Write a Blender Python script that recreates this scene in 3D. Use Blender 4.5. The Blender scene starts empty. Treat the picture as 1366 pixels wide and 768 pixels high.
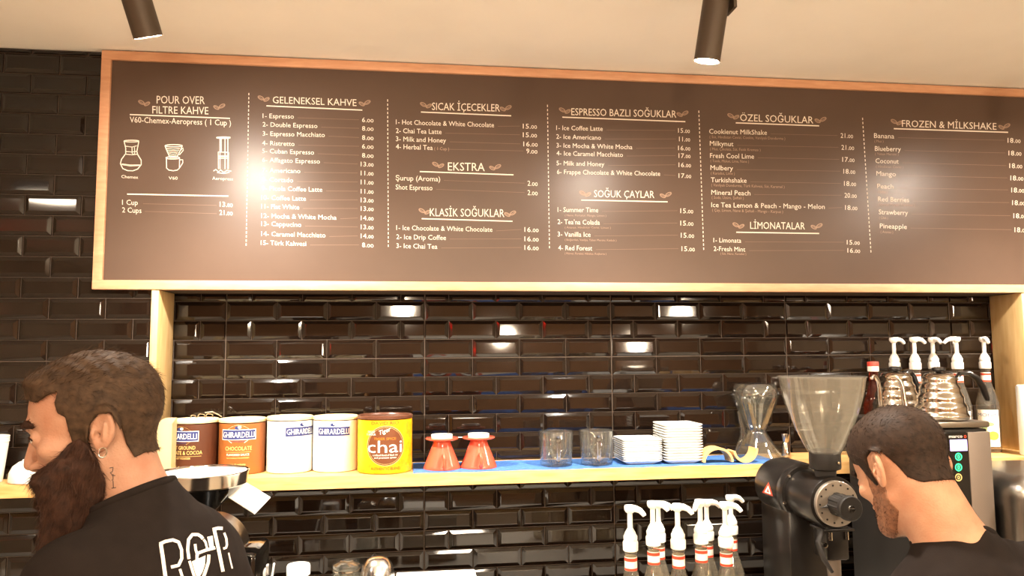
import bpy, bmesh, math, random
import numpy as np
from mathutils import Vector, Matrix
from mathutils.bvhtree import BVHTree

random.seed(7)
RNG = np.random.default_rng(11)
SC = bpy.context.scene
COL = SC.collection
pi = math.pi

# ------------------------------------------------------------------ camera
F, YAW, PITCH, ROLL, CAMZ = 1004.74, 0.12974291, 0.08859481, -0.00737837, 1.70
FWD = Vector((math.sin(YAW)*math.cos(PITCH), math.cos(YAW)*math.cos(PITCH), math.sin(PITCH)))
_r = Vector((math.cos(YAW), -math.sin(YAW), 0.0))
_u = _r.cross(FWD)
RGT = math.cos(ROLL)*_r + math.sin(ROLL)*_u
UPV = -math.sin(ROLL)*_r + math.cos(ROLL)*_u
CAMP = Vector((0, 0, CAMZ))
cd = bpy.data.cameras.new('camera')
cd.sensor_fit = 'HORIZONTAL'
cd.sensor_width = 36.0
cd.lens = F*36.0/1366.0
cd.clip_start = 0.05
cam = bpy.data.objects.new('camera', cd)
COL.objects.link(cam)
mw = Matrix((RGT, UPV, -FWD)).transposed().to_4x4()
mw.translation = CAMP
cam.matrix_world = mw
SC.camera = cam

def ray(px, py):
    return (FWD + RGT*((px-683)/F) - UPV*((py-384)/F))
def at(px, py, Y):
    """the point of the room at depth Y that the photograph shows at (px, py)"""
    d = ray(px, py)
    return CAMP + d*(Y/d.y)
def atz(px, py, Z):
    d = ray(px, py)
    return CAMP + d*((Z-CAMZ)/d.z)
def proj(p):
    v = Vector(p)-CAMP
    w = v.dot(FWD)
    return 683+F*v.dot(RGT)/w, 384-F*v.dot(UPV)/w

# ------------------------------------------------------------------ light and exposure
SPOT_W = 52.0
ROOM_E = 52.0
GLOBE_E = 170.0
WORLD_E = 0.10
SC.view_settings.view_transform = 'Standard'
SC.view_settings.look = 'None'
SC.view_settings.gamma = 1.0
SC.view_settings.use_curve_mapping = False
SC.view_settings.exposure = 1.15
wd = bpy.data.worlds.new('world')
SC.world = wd
wd.use_nodes = True
wd.node_tree.nodes['Background'].inputs[0].default_value = (1.0, 0.72, 0.45, 1)
wd.node_tree.nodes['Background'].inputs[1].default_value = WORLD_E
try:
    SC.cycles.max_bounces = 14
    SC.cycles.transparent_max_bounces = 24
    SC.cycles.transmission_bounces = 10
    SC.cycles.glossy_bounces = 5
    SC.cycles.diffuse_bounces = 3
    SC.cycles.caustics_reflective = False
    SC.cycles.caustics_refractive = False
    SC.cycles.sample_clamp_indirect = 4.0
except Exception:
    pass
WALL = 2.40      # tiled wall
BOARD = 2.25     # face of the menu board
CEIL = 2.5915
FRONT = 2.272    # tiled wall either side of the niche
SHT = 1.371      # shelf top
SHF = 2.16       # shelf front
CTR = 0.968      # back counter top
LAMPS = [Vector((-0.575, 1.67, 2.393)), Vector((0.675, 1.63, 2.378)), Vector((1.99, 1.65, 2.385))]
LDIRS = [Vector(d).normalized() for d in ((0.20, 0.40, -0.89), (-0.11, 0.20, -0.97), (0.0, 0.28, -0.96))]

# ------------------------------------------------------------------ materials
def lin(c):
    return tuple(((x/255)/12.92 if x/255 <= 0.04045 else ((x/255+0.055)/1.055)**2.4) for x in c)
def mat(name, c, rough=0.5, metal=0.0, trans=0.0, ior=1.45, emit=0.0, ecol=None, spec=0.5, coat=0.0,
        noise=0.0, nscale=20.0, bump=0.0, bscale=60.0, stretch=None, c2=None, sss=0.0, alpha=1.0):
    m = bpy.data.materials.new(name)
    m.use_nodes = True
    nt = m.node_tree
    b = nt.nodes['Principled BSDF']
    rgb = lin(c)
    b.inputs['Base Color'].default_value = (*rgb, 1)
    b.inputs['Roughness'].default_value = rough
    b.inputs['Metallic'].default_value = metal
    b.inputs['Transmission Weight'].default_value = trans
    b.inputs['IOR'].default_value = ior
    b.inputs['Specular IOR Level'].default_value = spec
    b.inputs['Coat Weight'].default_value = coat
    if sss:
        b.inputs['Subsurface Weight'].default_value = sss
        b.inputs['Subsurface Radius'].default_value = (0.012, 0.005, 0.003)
        b.inputs['Subsurface Scale'].default_value = 0.6
    if emit:
        b.inputs['Emission Color'].default_value = (*lin(ecol or c), 1)
        b.inputs['Emission Strength'].default_value = emit
    if noise or c2 or bump:
        tc = nt.nodes.new('ShaderNodeTexCoord')
        mp = nt.nodes.new('ShaderNodeMapping')
        nt.links.new(tc.outputs['Object'], mp.inputs[0])
        if stretch:
            mp.inputs['Scale'].default_value = stretch
    if noise or c2:
        n = nt.nodes.new('ShaderNodeTexNoise')
        n.inputs['Scale'].default_value = nscale
        n.inputs['Detail'].default_value = 6
        nt.links.new(mp.outputs[0], n.inputs['Vector'])
        rp = nt.nodes.new('ShaderNodeValToRGB')
        a = lin(c2) if c2 else tuple(x*(1-noise) for x in rgb)
        e = rgb if c2 else tuple(min(1, x*(1+noise)) for x in rgb)
        rp.color_ramp.elements[0].position = 0.3
        rp.color_ramp.elements[1].position = 0.7
        rp.color_ramp.elements[0].color = (*a, 1)
        rp.color_ramp.elements[1].color = (*e, 1)
        nt.links.new(n.outputs['Fac'], rp.inputs[0])
        nt.links.new(rp.outputs[0], b.inputs['Base Color'])
    if bump:
        n2 = nt.nodes.new('ShaderNodeTexNoise')
        n2.inputs['Scale'].default_value = bscale
        n2.inputs['Detail'].default_value = 4
        nt.links.new(mp.outputs[0], n2.inputs['Vector'])
        bp = nt.nodes.new('ShaderNodeBump')
        bp.inputs['Strength'].default_value = bump
        bp.inputs['Distance'].default_value = 0.004
        nt.links.new(n2.outputs['Fac'], bp.inputs['Height'])
        nt.links.new(bp.outputs[0], b.inputs['Normal'])
    return m

M = {}
M['tile'] = mat('black_glazed_tile', (24, 16, 11), rough=0.05, spec=0.6, noise=0.25, nscale=3)
M['grout'] = mat('grout', (70, 58, 48), rough=0.8)
M['ceiling'] = mat('cream_ceiling_paint', (238, 233, 224), rough=0.9, noise=0.03, nscale=4)
M['plaster'] = mat('plaster', (172, 158, 140), rough=0.85, noise=0.15, nscale=3)
M['brownwall'] = mat('brown_wood_wall', (150, 110, 74), rough=0.7, noise=0.15, nscale=4, stretch=(6, 1, 1))
M['floor'] = mat('pale_floor_tile', (172, 162, 148), rough=0.4, noise=0.2, nscale=5)
M['panel'] = mat('brown_menu_print', (82, 65, 54), rough=0.35, spec=0.30, noise=0.04, nscale=6)
M['cream'] = mat('cream_print', (220, 208, 192), rough=0.6)
M['dim'] = mat('dull_tan_print', (150, 124, 104), rough=0.6)
M['faint'] = mat('faint_print', (112, 90, 74), rough=0.6)
M['frame'] = mat('copper_tinted_wood', (208, 158, 122), rough=0.45, c2=(192, 140, 106), nscale=14, stretch=(1, 1, 6))
M['pine'] = mat('pale_pine', (228, 186, 124), rough=0.5, c2=(210, 154, 88), nscale=9, stretch=(1.2, 12, 12))
M['pinev'] = mat('pale_pine_upright', (214, 184, 132), rough=0.5, c2=(196, 160, 106), nscale=9, stretch=(12, 6, 0.8))
M['white'] = mat('white_glaze', (240, 238, 232), rough=0.25)
M['whitemat'] = mat('white_card', (242, 238, 228), rough=0.7)
M['whitepl'] = mat('white_plastic', (244, 242, 236), rough=0.35)
M['creampl'] = mat('cream_plastic', (238, 214, 166), rough=0.4)
M['beige'] = mat('beige_paper', (206, 182, 138), rough=0.8)
M['choc'] = mat('dark_brown_label', (84, 48, 32), rough=0.4)
M['caramel'] = mat('caramel_label', (152, 92, 44), rough=0.4)
M['yellow'] = mat('golden_yellow_label', (250, 186, 14), rough=0.4, c2=(236, 150, 10), nscale=60)
M['tinrim'] = mat('brown_lid', (92, 56, 40), rough=0.35)
M['navy'] = mat('navy_print', (40, 52, 110), rough=0.5)
M['lwhite'] = mat('white_print', (250, 246, 238), rough=0.5)
M['lgold'] = mat('pale_gold_print', (238, 208, 130), rough=0.5)
M['lorange'] = mat('orange_print', (232, 130, 30), rough=0.5)
M['lbrown'] = mat('brown_print', (104, 56, 26), rough=0.5)
M['lgrey'] = mat('grey_print', (150, 150, 150), rough=0.5)
M['coral'] = mat('coral_glaze', (206, 88, 64), rough=0.18, coat=0.4)
M['cloth'] = mat('blue_cloth', (70, 118, 190), rough=0.95, noise=0.2, nscale=80, bump=0.6, bscale=300)
def thin(name, c, rough=0.02, haze=0.0, hz=(230, 226, 216), p=3.5, base=0.05):
    """thin-walled glass: mirrors by angle, lets the rest straight through, with a little haze"""
    m = bpy.data.materials.new(name); m.use_nodes = True
    nt = m.node_tree; nt.nodes.clear()
    o = nt.nodes.new('ShaderNodeOutputMaterial')
    tr = nt.nodes.new('ShaderNodeBsdfTransparent'); tr.inputs[0].default_value = (*lin(c), 1)
    gl = nt.nodes.new('ShaderNodeBsdfGlossy'); gl.inputs['Roughness'].default_value = rough
    df = nt.nodes.new('ShaderNodeBsdfDiffuse'); df.inputs[0].default_value = (*lin(hz), 1)
    tl = nt.nodes.new('ShaderNodeBsdfTranslucent'); tl.inputs[0].default_value = (*lin(hz), 1)
    mz = nt.nodes.new('ShaderNodeMixShader'); mz.inputs[0].default_value = 0.5
    nt.links.new(df.outputs[0], mz.inputs[1]); nt.links.new(tl.outputs[0], mz.inputs[2])
    m1 = nt.nodes.new('ShaderNodeMixShader'); m1.inputs[0].default_value = haze
    nt.links.new(tr.outputs[0], m1.inputs[1]); nt.links.new(mz.outputs[0], m1.inputs[2])
    lw = nt.nodes.new('ShaderNodeLayerWeight'); lw.inputs[0].default_value = 0.5
    pw = nt.nodes.new('ShaderNodeMath'); pw.operation = 'POWER'; pw.inputs[1].default_value = p
    nt.links.new(lw.outputs['Facing'], pw.inputs[0])
    fr = nt.nodes.new('ShaderNodeMath'); fr.operation = 'MULTIPLY_ADD'; fr.inputs[1].default_value = 0.75; fr.inputs[2].default_value = base
    nt.links.new(pw.outputs[0], fr.inputs[0])
    m2 = nt.nodes.new('ShaderNodeMixShader')
    nt.links.new(fr.outputs[0], m2.inputs[0]); nt.links.new(m1.outputs[0], m2.inputs[1]); nt.links.new(gl.outputs[0], m2.inputs[2])
    nt.links.new(m2.outputs[0], o.inputs[0])
    return m
M['glass'] = thin('clear_glass', (244, 246, 244), haze=0.04, p=2.2, base=0.09)
M['solidglass'] = mat('solid_glass', (250, 250, 248), rough=0.0, trans=1.0, ior=1.46)
M['frost'] = thin('cloudy_plastic', (236, 234, 228), rough=0.10, haze=0.20, hz=(206, 200, 190))
M['syrup'] = thin('clear_syrup_bottle', (232, 226, 212), haze=0.10)
M['redglass'] = mat('dark_red_syrup_bottle', (150, 60, 40), rough=0.02, trans=0.9, ior=1.42)
M['redcap'] = mat('red_plastic', (206, 74, 60), rough=0.4)
M['redband'] = mat('red_print', (206, 70, 44), rough=0.5)
M['steel'] = mat('brushed_steel', (206, 198, 186), rough=0.16, metal=1.0)
M['steeld'] = mat('dark_steel', (150, 144, 136), rough=0.3, metal=1.0)
M['black'] = mat('black_enamel', (26, 23, 21), rough=0.28, spec=0.5)
M['blackm'] = mat('matt_black', (30, 27, 25), rough=0.55)
M['blackg'] = mat('gloss_black', (14, 13, 12), rough=0.06)
M['smoke'] = mat('smoked_plastic', (70, 64, 58), rough=0.05, trans=0.7, ior=1.3)
M['grey'] = mat('grey_metal_panel', (112, 100, 90), rough=0.45, metal=0.4)
M['dial'] = mat('grey_dial', (150, 140, 128), rough=0.4, metal=0.5)
M['lamp'] = mat('bronze_black_lamp', (74, 62, 50), rough=0.5, metal=0.3)
M['lampglow'] = mat('lamp_lens', (255, 236, 205), emit=1100.0, ecol=(255, 240, 222))
M['fill_glow'] = mat('fill_lamp_glow', (255, 230, 190), emit=ROOM_E, ecol=(255, 234, 206))  # glow of the fill lamps added on the unseen ceiling
M['globe'] = mat('globe_glow', (255, 230, 190), emit=GLOBE_E, ecol=(255, 232, 200))
M['neon'] = mat('red_neon', (255, 40, 20), emit=10.0, ecol=(255, 30, 14))
M['screen'] = mat('lilac_screen', (190, 170, 255), emit=1.1, ecol=(200, 180, 255))
M['led'] = mat('green_led', (30, 200, 120), emit=1.6, ecol=(40, 220, 130))
M['woodcollar'] = mat('pale_beech', (222, 180, 120), rough=0.5, noise=0.12, nscale=30, stretch=(1, 1, 8))
M['counter'] = mat('pale_counter', (226, 218, 204), rough=0.4)
M['cab'] = mat('dark_cabinet', (48, 38, 32), rough=0.5)
M['skin'] = mat('skin', (174, 134, 110), rough=0.5, spec=0.35, sss=0.08, c2=(158, 110, 86), nscale=22, bump=0.25, bscale=260)
M['skinr'] = mat('skin_fair', (194, 148, 118), rough=0.5, spec=0.35, sss=0.08, c2=(180, 126, 98), nscale=22, bump=0.25, bscale=260)
M['hair'] = mat('brown_hair', (60, 44, 30), rough=0.65, spec=0.2, noise=0.45, nscale=90)
M['hairr'] = mat('dark_brown_hair', (46, 33, 24), rough=0.65, spec=0.2, noise=0.4, nscale=90)
M['beard'] = mat('reddish_brown_beard', (50, 30, 20), rough=0.65, spec=0.2, noise=0.45, nscale=80)
M['stub'] = mat('stubble', (132, 88, 62), rough=0.6, noise=0.3, nscale=120)
M['shirt'] = mat('black_cotton', (31, 25, 22), rough=0.95, spec=0.12, noise=0.12, nscale=40, bump=0.15, bscale=500)
M['trouser'] = mat('dark_denim', (44, 46, 54), rough=0.9)
M['shoe'] = mat('black_shoe', (30, 28, 27), rough=0.5)
M['eye'] = mat('eye_white', (226, 216, 206), rough=0.15)
M['iris'] = mat('dark_iris', (46, 30, 22), rough=0.15)
M['ink'] = mat('tattoo_ink', (66, 50, 46), rough=0.6)
M['print'] = mat('cream_shirt_print', (236, 220, 206), rough=0.7)
M['rubber'] = mat('black_rubber', (24, 23, 22), rough=0.7)
M['dome'] = mat('bright_steel', (226, 226, 224), rough=0.22, metal=1.0)
M['lemon'] = mat('lemon_yellow', (232, 214, 70), rough=0.5)
M['greenp'] = mat('pale_green_print', (150, 172, 120), rough=0.5)

# ------------------------------------------------------------------ mesh kit
class MB:
    def __init__(s):
        s.v = []; s.f = []; s.m = []
    def add(s, vs, fs, mi=0, T=None):
        o = len(s.v)
        if T is not None:
            vs = [T @ Vector(p) for p in vs]
        s.v += [tuple(p) for p in vs]
        s.f += [tuple(i+o for i in f) for f in fs]
        s.m += [mi]*len(fs)
        return s
    def lathe(s, prof, n=40, mi=0, T=None, sx=1.0, sy=1.0):
        vs = []; fs = []; idx = []
        for r, z in prof:
            if r < 1e-6:
                idx.append([len(vs)]*n); vs.append((0, 0, z))
            else:
                idx.append([len(vs)+k for k in range(n)])
                vs += [(sx*r*math.cos(2*pi*k/n), sy*r*math.sin(2*pi*k/n), z) for k in range(n)]
        for a, b in zip(idx, idx[1:]):
            for k in range(n):
                q = [a[k], a[(k+1) % n], b[(k+1) % n], b[k]]
                q2 = []
                for i in q:
                    if i not in q2: q2.append(i)
                if len(q2) > 2: fs.append(tuple(q2))
        return s.add(vs, fs, mi, T)
    def box(s, c, sz, b=0.0, mi=0, T=None, seg=2):
        bm = bmesh.new()
        bmesh.ops.create_cube(bm, size=1.0)
        for v in bm.verts:
            v.co = Vector((v.co.x*sz[0], v.co.y*sz[1], v.co.z*sz[2]))
        if b > 0:
            bmesh.ops.bevel(bm, geom=bm.edges[:], offset=b, segments=seg, affect='EDGES', profile=0.5)
        for v in bm.verts:
            v.co += Vector(c)
        bm.verts.index_update()
        s.add([v.co.copy() for v in bm.verts], [tuple(v.index for v in f.verts) for f in bm.faces], mi, T)
        bm.free()
        return s
    def tube(s, pts, rad, n=12, mi=0, T=None, flat=None):
        pts = [Vector(p) for p in pts]
        if not hasattr(rad, '__len__'): rad = [rad]*len(pts)
        vs = []; fs = []
        up = None
        for i, p in enumerate(pts):
            t = (pts[min(i+1, len(pts)-1)]-pts[max(i-1, 0)]).normalized()
            if up is None:
                up = Vector((0, 0, 1)) if abs(t.z) < 0.9 else Vector((1, 0, 0))
            a = t.cross(up).normalized(); bb = a.cross(t).normalized(); up = bb
            fa, fb = flat if flat else (1, 1)
            for k in range(n):
                th = 2*pi*k/n
                vs.append(p + a*(rad[i]*fa*math.cos(th)) + bb*(rad[i]*fb*math.sin(th)))
        for i in range(len(pts)-1):
            for k in range(n):
                fs.append((i*n+k, i*n+(k+1) % n, (i+1)*n+(k+1) % n, (i+1)*n+k))
        fs.append(tuple(range(n))[::-1]); fs.append(tuple(range((len(pts)-1)*n, len(pts)*n)))
        return s.add(vs, fs, mi, T)
    def prism(s, poly, d0, d1, mi=0, T=None):
        """poly in (x, z), from y = d0 to y = d1"""
        n = len(poly)
        vs = [(x, d0, z) for x, z in poly]+[(x, d1, z) for x, z in poly]
        fs = [tuple(range(n)), tuple(range(n, 2*n))[::-1]]
        fs += [(i, i+n, (i+1) % n+n, (i+1) % n) for i in range(n)]
        return s.add(vs, fs, mi, T)
    def build(s, name, mats, parent=None, loc=(0, 0, 0), smooth=35):
        me = bpy.data.meshes.new(name)
        me.from_pydata([tuple(p) for p in s.v], [], s.f)
        if not isinstance(mats, (list, tuple)): mats = [mats]
        for mm in mats: me.materials.append(mm)
        if len(mats) > 1: me.polygons.foreach_set('material_index', s.m)
        bm = bmesh.new(); bm.from_mesh(me)
        bmesh.ops.recalc_face_normals(bm, faces=bm.faces[:])
        bm.to_mesh(me); bm.free()
        if smooth:
            me.polygons.foreach_set('use_smooth', [True]*len(me.polygons))
            me.set_sharp_from_angle(angle=math.radians(smooth))
        me.update()
        o = bpy.data.objects.new(name, me)
        COL.objects.link(o)
        o.location = loc
        if parent: o.parent = parent
        return o

def tag(o, label=None, cat=None, group=None, kind=None):
    if label: o['label'] = label
    if cat: o['category'] = cat
    if group: o['group'] = group
    if kind: o['kind'] = kind
    return o
def thing(name, loc, label, cat, group=None, rz=0.0):
    o = bpy.data.objects.new(name, None)
    o.empty_display_size = 0.05
    COL.objects.link(o)
    o.location = loc; o.rotation_euler = (0, 0, rz)
    return tag(o, label, cat, group)
def copy_tree(o, parent=None):
    c = o.copy(); COL.objects.link(c)
    if parent: c.parent = parent
    for ch in o.children: copy_tree(ch, c)
    return c
def lathe(prof, mats, name, parent=None, n=40, T=None, smooth=35, **k):
    return MB().lathe(prof, n=n, T=T, **k).build(name, mats, parent, smooth=smooth)
def TR(x=0, y=0, z=0): return Matrix.Translation((x, y, z))
def RX(a): return Matrix.Rotation(a, 4, 'X')
def RY(a): return Matrix.Rotation(a, 4, 'Y')
def RZ(a): return Matrix.Rotation(a, 4, 'Z')
def align(d):
    """rotation taking +Z onto d"""
    return Vector((0, 0, 1)).rotation_difference(Vector(d)).to_matrix().to_4x4()

# lettering: flat outlines of a line of text, cap height 1, starting at x = 0
_tc = bpy.data.curves.new('lettering', 'FONT')
_tc.resolution_u = 2
_to = bpy.data.objects.new('lettering', _tc)
COL.objects.link(_to)
_cache = {}
def text2d(s):
    if s not in _cache:
        _tc.body = s
        bpy.context.view_layer.update()
        ev = _to.evaluated_get(bpy.context.evaluated_depsgraph_get())
        me = ev.to_mesh()
        P = np.array([v.co[:2] for v in me.vertices], dtype=float)/0.682
        fs = [tuple(p.vertices) for p in me.polygons]
        ev.to_mesh_clear()
        P[:, 0] -= P[:, 0].min()
        _cache[s] = (P, fs, P[:, 0].max())
    return _cache[s]
def text_drop():
    bpy.data.objects.remove(_to); bpy.data.curves.remove(_tc)
def strip2d(pts, w):
    """a line of width w through 2-D points as quads"""
    vs = []; fs = []
    pts = [Vector(p) for p in pts]
    for i, p in enumerate(pts):
        t = (pts[min(i+1, len(pts)-1)]-pts[max(i-1, 0)])
        t = t.normalized() if t.length else Vector((1, 0))
        nrm = Vector((-t.y, t.x))*w/2
        vs += [p+nrm, p-nrm]
    for i in range(len(pts)-1):
        fs.append((2*i, 2*i+1, 2*i+3, 2*i+2))
    return vs, fs
def ring2d(cx, cy, rx, ry, w, n=28, a0=0, a1=2*pi, rot=0):
    pts = []
    for k in range(n+1):
        a = a0+(a1-a0)*k/n
        x, y = rx*math.cos(a), ry*math.sin(a)
        pts.append((cx+x*math.cos(rot)-y*math.sin(rot), cy+x*math.sin(rot)+y*math.cos(rot)))
    return strip2d(pts, w)

# ------------------------------------------------------------------ the room
XL, XR, YF = -3.2, 4.2, -4.2
NX0, NX1 = -0.742, 2.017
def tiles():
    b = MB()
    zt = CEIL+0.05
    b.box(((NX0+NX1)/2, WALL+0.055, zt/2), (NX1-NX0+0.02, 0.11, zt), mi=1)
    for a, c in ((XL-0.1, NX0), (NX1, XR+0.1)):
        b.box(((a+c)/2, (FRONT+WALL+0.11)/2, zt/2), (c-a, WALL+0.11-FRONT, zt), mi=1)
    b.box(((NX0+NX1)/2, (FRONT+WALL)/2, (1.894+zt)/2), (NX1-NX0, WALL-FRONT, zt-1.894), mi=1)
    P, H = 0.15100, 0.059025
    Z0 = 1.69212
    g, bev, hgt = 0.0007, 0.0120, 0.0064
    def field(xa, xb, wy, X0, r0, ztop, seams):
        for r in range(r0, 18):
            z0, z1 = Z0+r*H, min(Z0+(r+1)*H, ztop)
            if z1-z0 < 0.01: continue
            k = r if r >= 0 else -r-1
            half = k % 2 == 1
            cells = []
            i = math.floor((xa-X0)/P)-1
            while X0+i*P < xb+P:
                a = X0+i*P-(P/2 if half else 0)
                if half and i % 4 == 0 and seams:
                    cells += [(a, a+P/2, bev, 0.0020, g, 0.0015), (a+P/2, a+P, 0.0020, bev, 0.0015, g)]
                else:
                    s0 = seams and not half and i % 4 == 0; s1 = seams and not half and i % 4 == 3
                    cells.append((a, a+P, bev, bev, 0.0015 if s0 else g, 0.0015 if s1 else g))
                i += 1
            for a, c, bl, br, ga, gc in cells:
                a2, c2 = max(a, xa), min(c, xb)
                if c2-a2 < 0.012: continue
                x0, x1, za, zb = a2+ga, c2-gc, z0+(0.0014 if r == 0 else g), z1-(0.0014 if r == -1 else g)
                tx, tz = RNG.normal(0, 0.0035, 2)
                cx, cz = (x0+x1)/2, (za+zb)/2
                bz = min(bev, (zb-za)*0.3)
                bl_, br_ = min(bl, (x1-x0)*0.3), min(br, (x1-x0)*0.3)
                def lp(f, d):
                    q = [(x0+bl_*f, za+bz*f), (x1-br_*f, za+bz*f), (x1-br_*f, zb-bz*f), (x0+bl_*f, zb-bz*f)]
                    return [(x, wy-hgt*d+((x-cx)*tx+(z-cz)*tz)*(d > 0.5), z) for x, z in q]
                v = lp(0, 0)+lp(0.12, 0.30)+lp(0.82, 0.90)+lp(1, 1)
                fs = [(12, 13, 14, 15)]
                for l in (0, 4, 8):
                    for q in range(4): fs.append((l+q, l+(q+1) % 4, l+4+(q+1) % 4, l+4+q))
                b.add(v, fs, 0)
    field(NX0+0.001, NX1-0.001, WALL, -0.57010, -15, 1.893, True)
    XF = at(138.5, 465, FRONT).x
    field(XL, NX0-0.001, FRONT, XF, -15, CEIL-0.001, False)
    field(NX1+0.001, XR, FRONT, XF, -15, CEIL-0.001, False)
    tag(b.build('wall_back', [M['tile'], M['grout']], smooth=0), kind='structure')
tiles()
def slab(name, c, s, m):
    return tag(MB().box(c, s).build(name, m, smooth=0), kind='structure')
slab('ceiling', ((XL+XR)/2, (YF+WALL)/2, CEIL+0.05), (XR-XL+0.4, WALL-YF+0.4, 0.1), M['ceiling'])
slab('floor', ((XL+XR)/2, (YF+WALL)/2, -0.05), (XR-XL+0.4, WALL-YF+0.4, 0.1), M['floor'])
slab('wall_left', (XL-0.05, (YF+WALL)/2, CEIL/2), (0.1, WALL-YF, CEIL), M['plaster'])
slab('wall_right', (XR+0.05, (YF+WALL)/2, CEIL/2), (0.1, WALL-YF, CEIL), M['plaster'])
slab('wall_front', ((XL+XR)/2, YF-0.05, CEIL/2), (XR-XL, 0.1, CEIL), M['brownwall'])

# behind the camera: added ceiling fill lamps, then globe pendants and neon
def fill_lamp(x, y, where, r=0.17):  # unseen lamp, added to raise the ambient light of the room
    t = thing('fill_lamp', (x, y, CEIL), 'added round ceiling fill lamp '+where, 'ceiling lamp', 'added fill lamps over the customer side')
    MB().lathe([(r, 0), (r, -0.05), (r-0.012, -0.055), (r-0.012, -0.03)], n=40).build('rim', M['lamp'], t)
    MB().lathe([(r-0.012, -0.02), (r-0.013, -0.046), (r*0.6, -0.052), (0, -0.054)], n=40).build('diffuser', M['fill_glow'], t)
k = 0
for x, wx in ((-1.9, 'on the left'), (0.3, 'in the middle'), (2.5, 'on the right')):
    for y, wy in ((0.35, 'nearest row to the bar'), (-1.5, 'second row from the bar'), (-3.2, 'row by the far wall')):
        fill_lamp(x, y, '%s of the %s' % (wx, wy))
def globe(px, py, Y, where):
    D2 = 2*WALL-0.012-Y
    p = at(px, py, D2); p.y = Y
    t = thing('pendant_globe', p, 'glowing globe pendant '+where, 'pendant lamp', 'globe pendants over the tables')
    MB().lathe([(0.075*math.sin(pi*i/14), -0.075*math.cos(pi*i/14)) for i in range(15)], n=28).build('globe', M['globe'], t, smooth=180)
    MB().lathe([(0.0, 0.10), (0.02, 0.095), (0.03, 0.068), (0.0, 0.066)], n=20).build('cap', M['lamp'], t)
    MB().tube([(0, 0, 0.09), (0, 0, CEIL-p.z)], 0.003, n=8).build('cord', M['rubber'], t)
for a in ((536, 414, -1.2, 'left of the near pair'), (909, 413, -1.2, 'right of the near pair'),
          (672, 450, -2.6, 'left of the far pair'), (848, 462, -2.6, 'right of the far pair')):
    globe(*a)
t = thing('neon_tube', (XL+0.03, -1.0, 2.0), 'red neon tube lamp on the left wall', 'neon lamp')
MB().tube([(0.03, -0.5, 0), (0.03, 0.5, 0)], 0.012, n=12).build('tube', M['neon'], t)
MB().box((-0.005, 0, 0), (0.03, 1.06, 0.05), 0.004).build('backplate', M['blackm'], t)
for zz in (0.25, -0.25):
    MB().tube([(0.03, -0.5, zz), (0.03, 0.5, zz)], 0.012, n=12).build('tube', M['neon'], t)

# the tilted tube spotlights that light the bar
def spotlight(p, label, i):
    LDIR = LDIRS[i]
    ax = -LDIR
    L = 0.185
    t = thing('tube_spotlight', p, label, 'spotlight', 'tube spotlights over the bar')
    A = align(ax)
    MB().lathe([(0.026, 0.012), (0.0285, 0.0), (0.030, 0.0), (0.030, L), (0.0, L), (0.0, L-0.01), (0.026, L-0.01)], n=40, T=A).build('tube_body', M['lamp'], t)
    MB().lathe([(0.0, 0.006), (0.0275, 0.006), (0.0275, 0.012), (0, 0.012)], n=32, T=A).build('lens', M['lampglow'], t)
    hz = CEIL-p.z
    j = ax*(L*0.75)
    MB().box((j.x+0.036, j.y, j.z), (0.008, 0.05, 0.05), 0.002).box((j.x+0.036, j.y, (j.z+hz)/2), (0.008, 0.024, hz-j.z), 0.002).build('bracket', M['lamp'], t)
    MB().lathe([(0, hz-0.025), (0.045, hz-0.025), (0.05, hz-0.02), (0.05, hz), (0, hz)], n=32, T=TR(j.x+0.036, j.y, 0)).build('ceiling_mount', M['lamp'], t)
    ld = bpy.data.lights.new('spotlight_beam', 'SPOT')
    ld.energy = SPOT_W; ld.color = (1.0, 0.93, 0.82)
    ld.spot_size = math.radians(110); ld.spot_blend = 1.0; ld.shadow_soft_size = 0.024
    lo = bpy.data.objects.new('spotlight_beam', ld); COL.objects.link(lo)
    lo.parent = t
    lo.location = LDIR*0.012
    lo.rotation_euler = (-LDIR).to_track_quat('Z', 'Y').to_euler()
spotlight(LAMPS[0], 'dark tube spotlight above the left end of the menu board', 0)
spotlight(LAMPS[1], 'dark tube spotlight with a lit rim above the right half of the menu board', 1)
spotlight(LAMPS[2], 'dark tube spotlight beyond the right edge of the photo', 2)

# ------------------------------------------------------------------ shelf, uprights, counter
BZ0, BZ1, BX0, BX1 = 1.893, 2.588, -0.900, 2.20
sx0, sx1 = XL+0.02, 2.75
sy0, sy1, sy2 = SHF, FRONT-0.008, WALL-0.008
out = [(sx0, sy0), (sx1, sy0), (sx1, sy1), (NX1-0.003, sy1), (NX1-0.003, sy2), (NX0+0.003, sy2), (NX0+0.003, sy1), (sx0, sy1)]
b = MB()
n = len(out)
b.add([(x, y, SHT-0.034) for x, y in out]+[(x, y, SHT) for x, y in out], [tuple(range(n)), tuple(range(n, 2*n))]+[(k, (k+1) % n, n+(k+1) % n, n+k) for k in range(n)])
tag(b.build('wall_shelf', M['pine'], smooth=0), 'long pale pine shelf along the black tiles', 'shelf')
def upright(x, lab):
    b = MB().box((0, 0, (BZ0-SHT)/2), (0.020, WALL-0.008-BOARD, BZ0-SHT-0.001), 0.0015)
    tag(b.build('upright_plank', M['pinev'], loc=(x, (WALL-0.008+BOARD)/2, SHT)), lab, 'upright', 'uprights between shelf and menu board')
upright(-0.731, 'pine upright between shelf and menu board, behind the bearded man')
upright(2.006, 'pine upright between shelf and menu board, at the right edge')
t = thing('back_counter', (0.5, 1.925, 0), 'dark back counter under the shelf', 'counter')
MB().box((0, 0, CTR-0.02), (7.2, 0.66, 0.04), 0.004).build('worktop', M['counter'], t)
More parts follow.
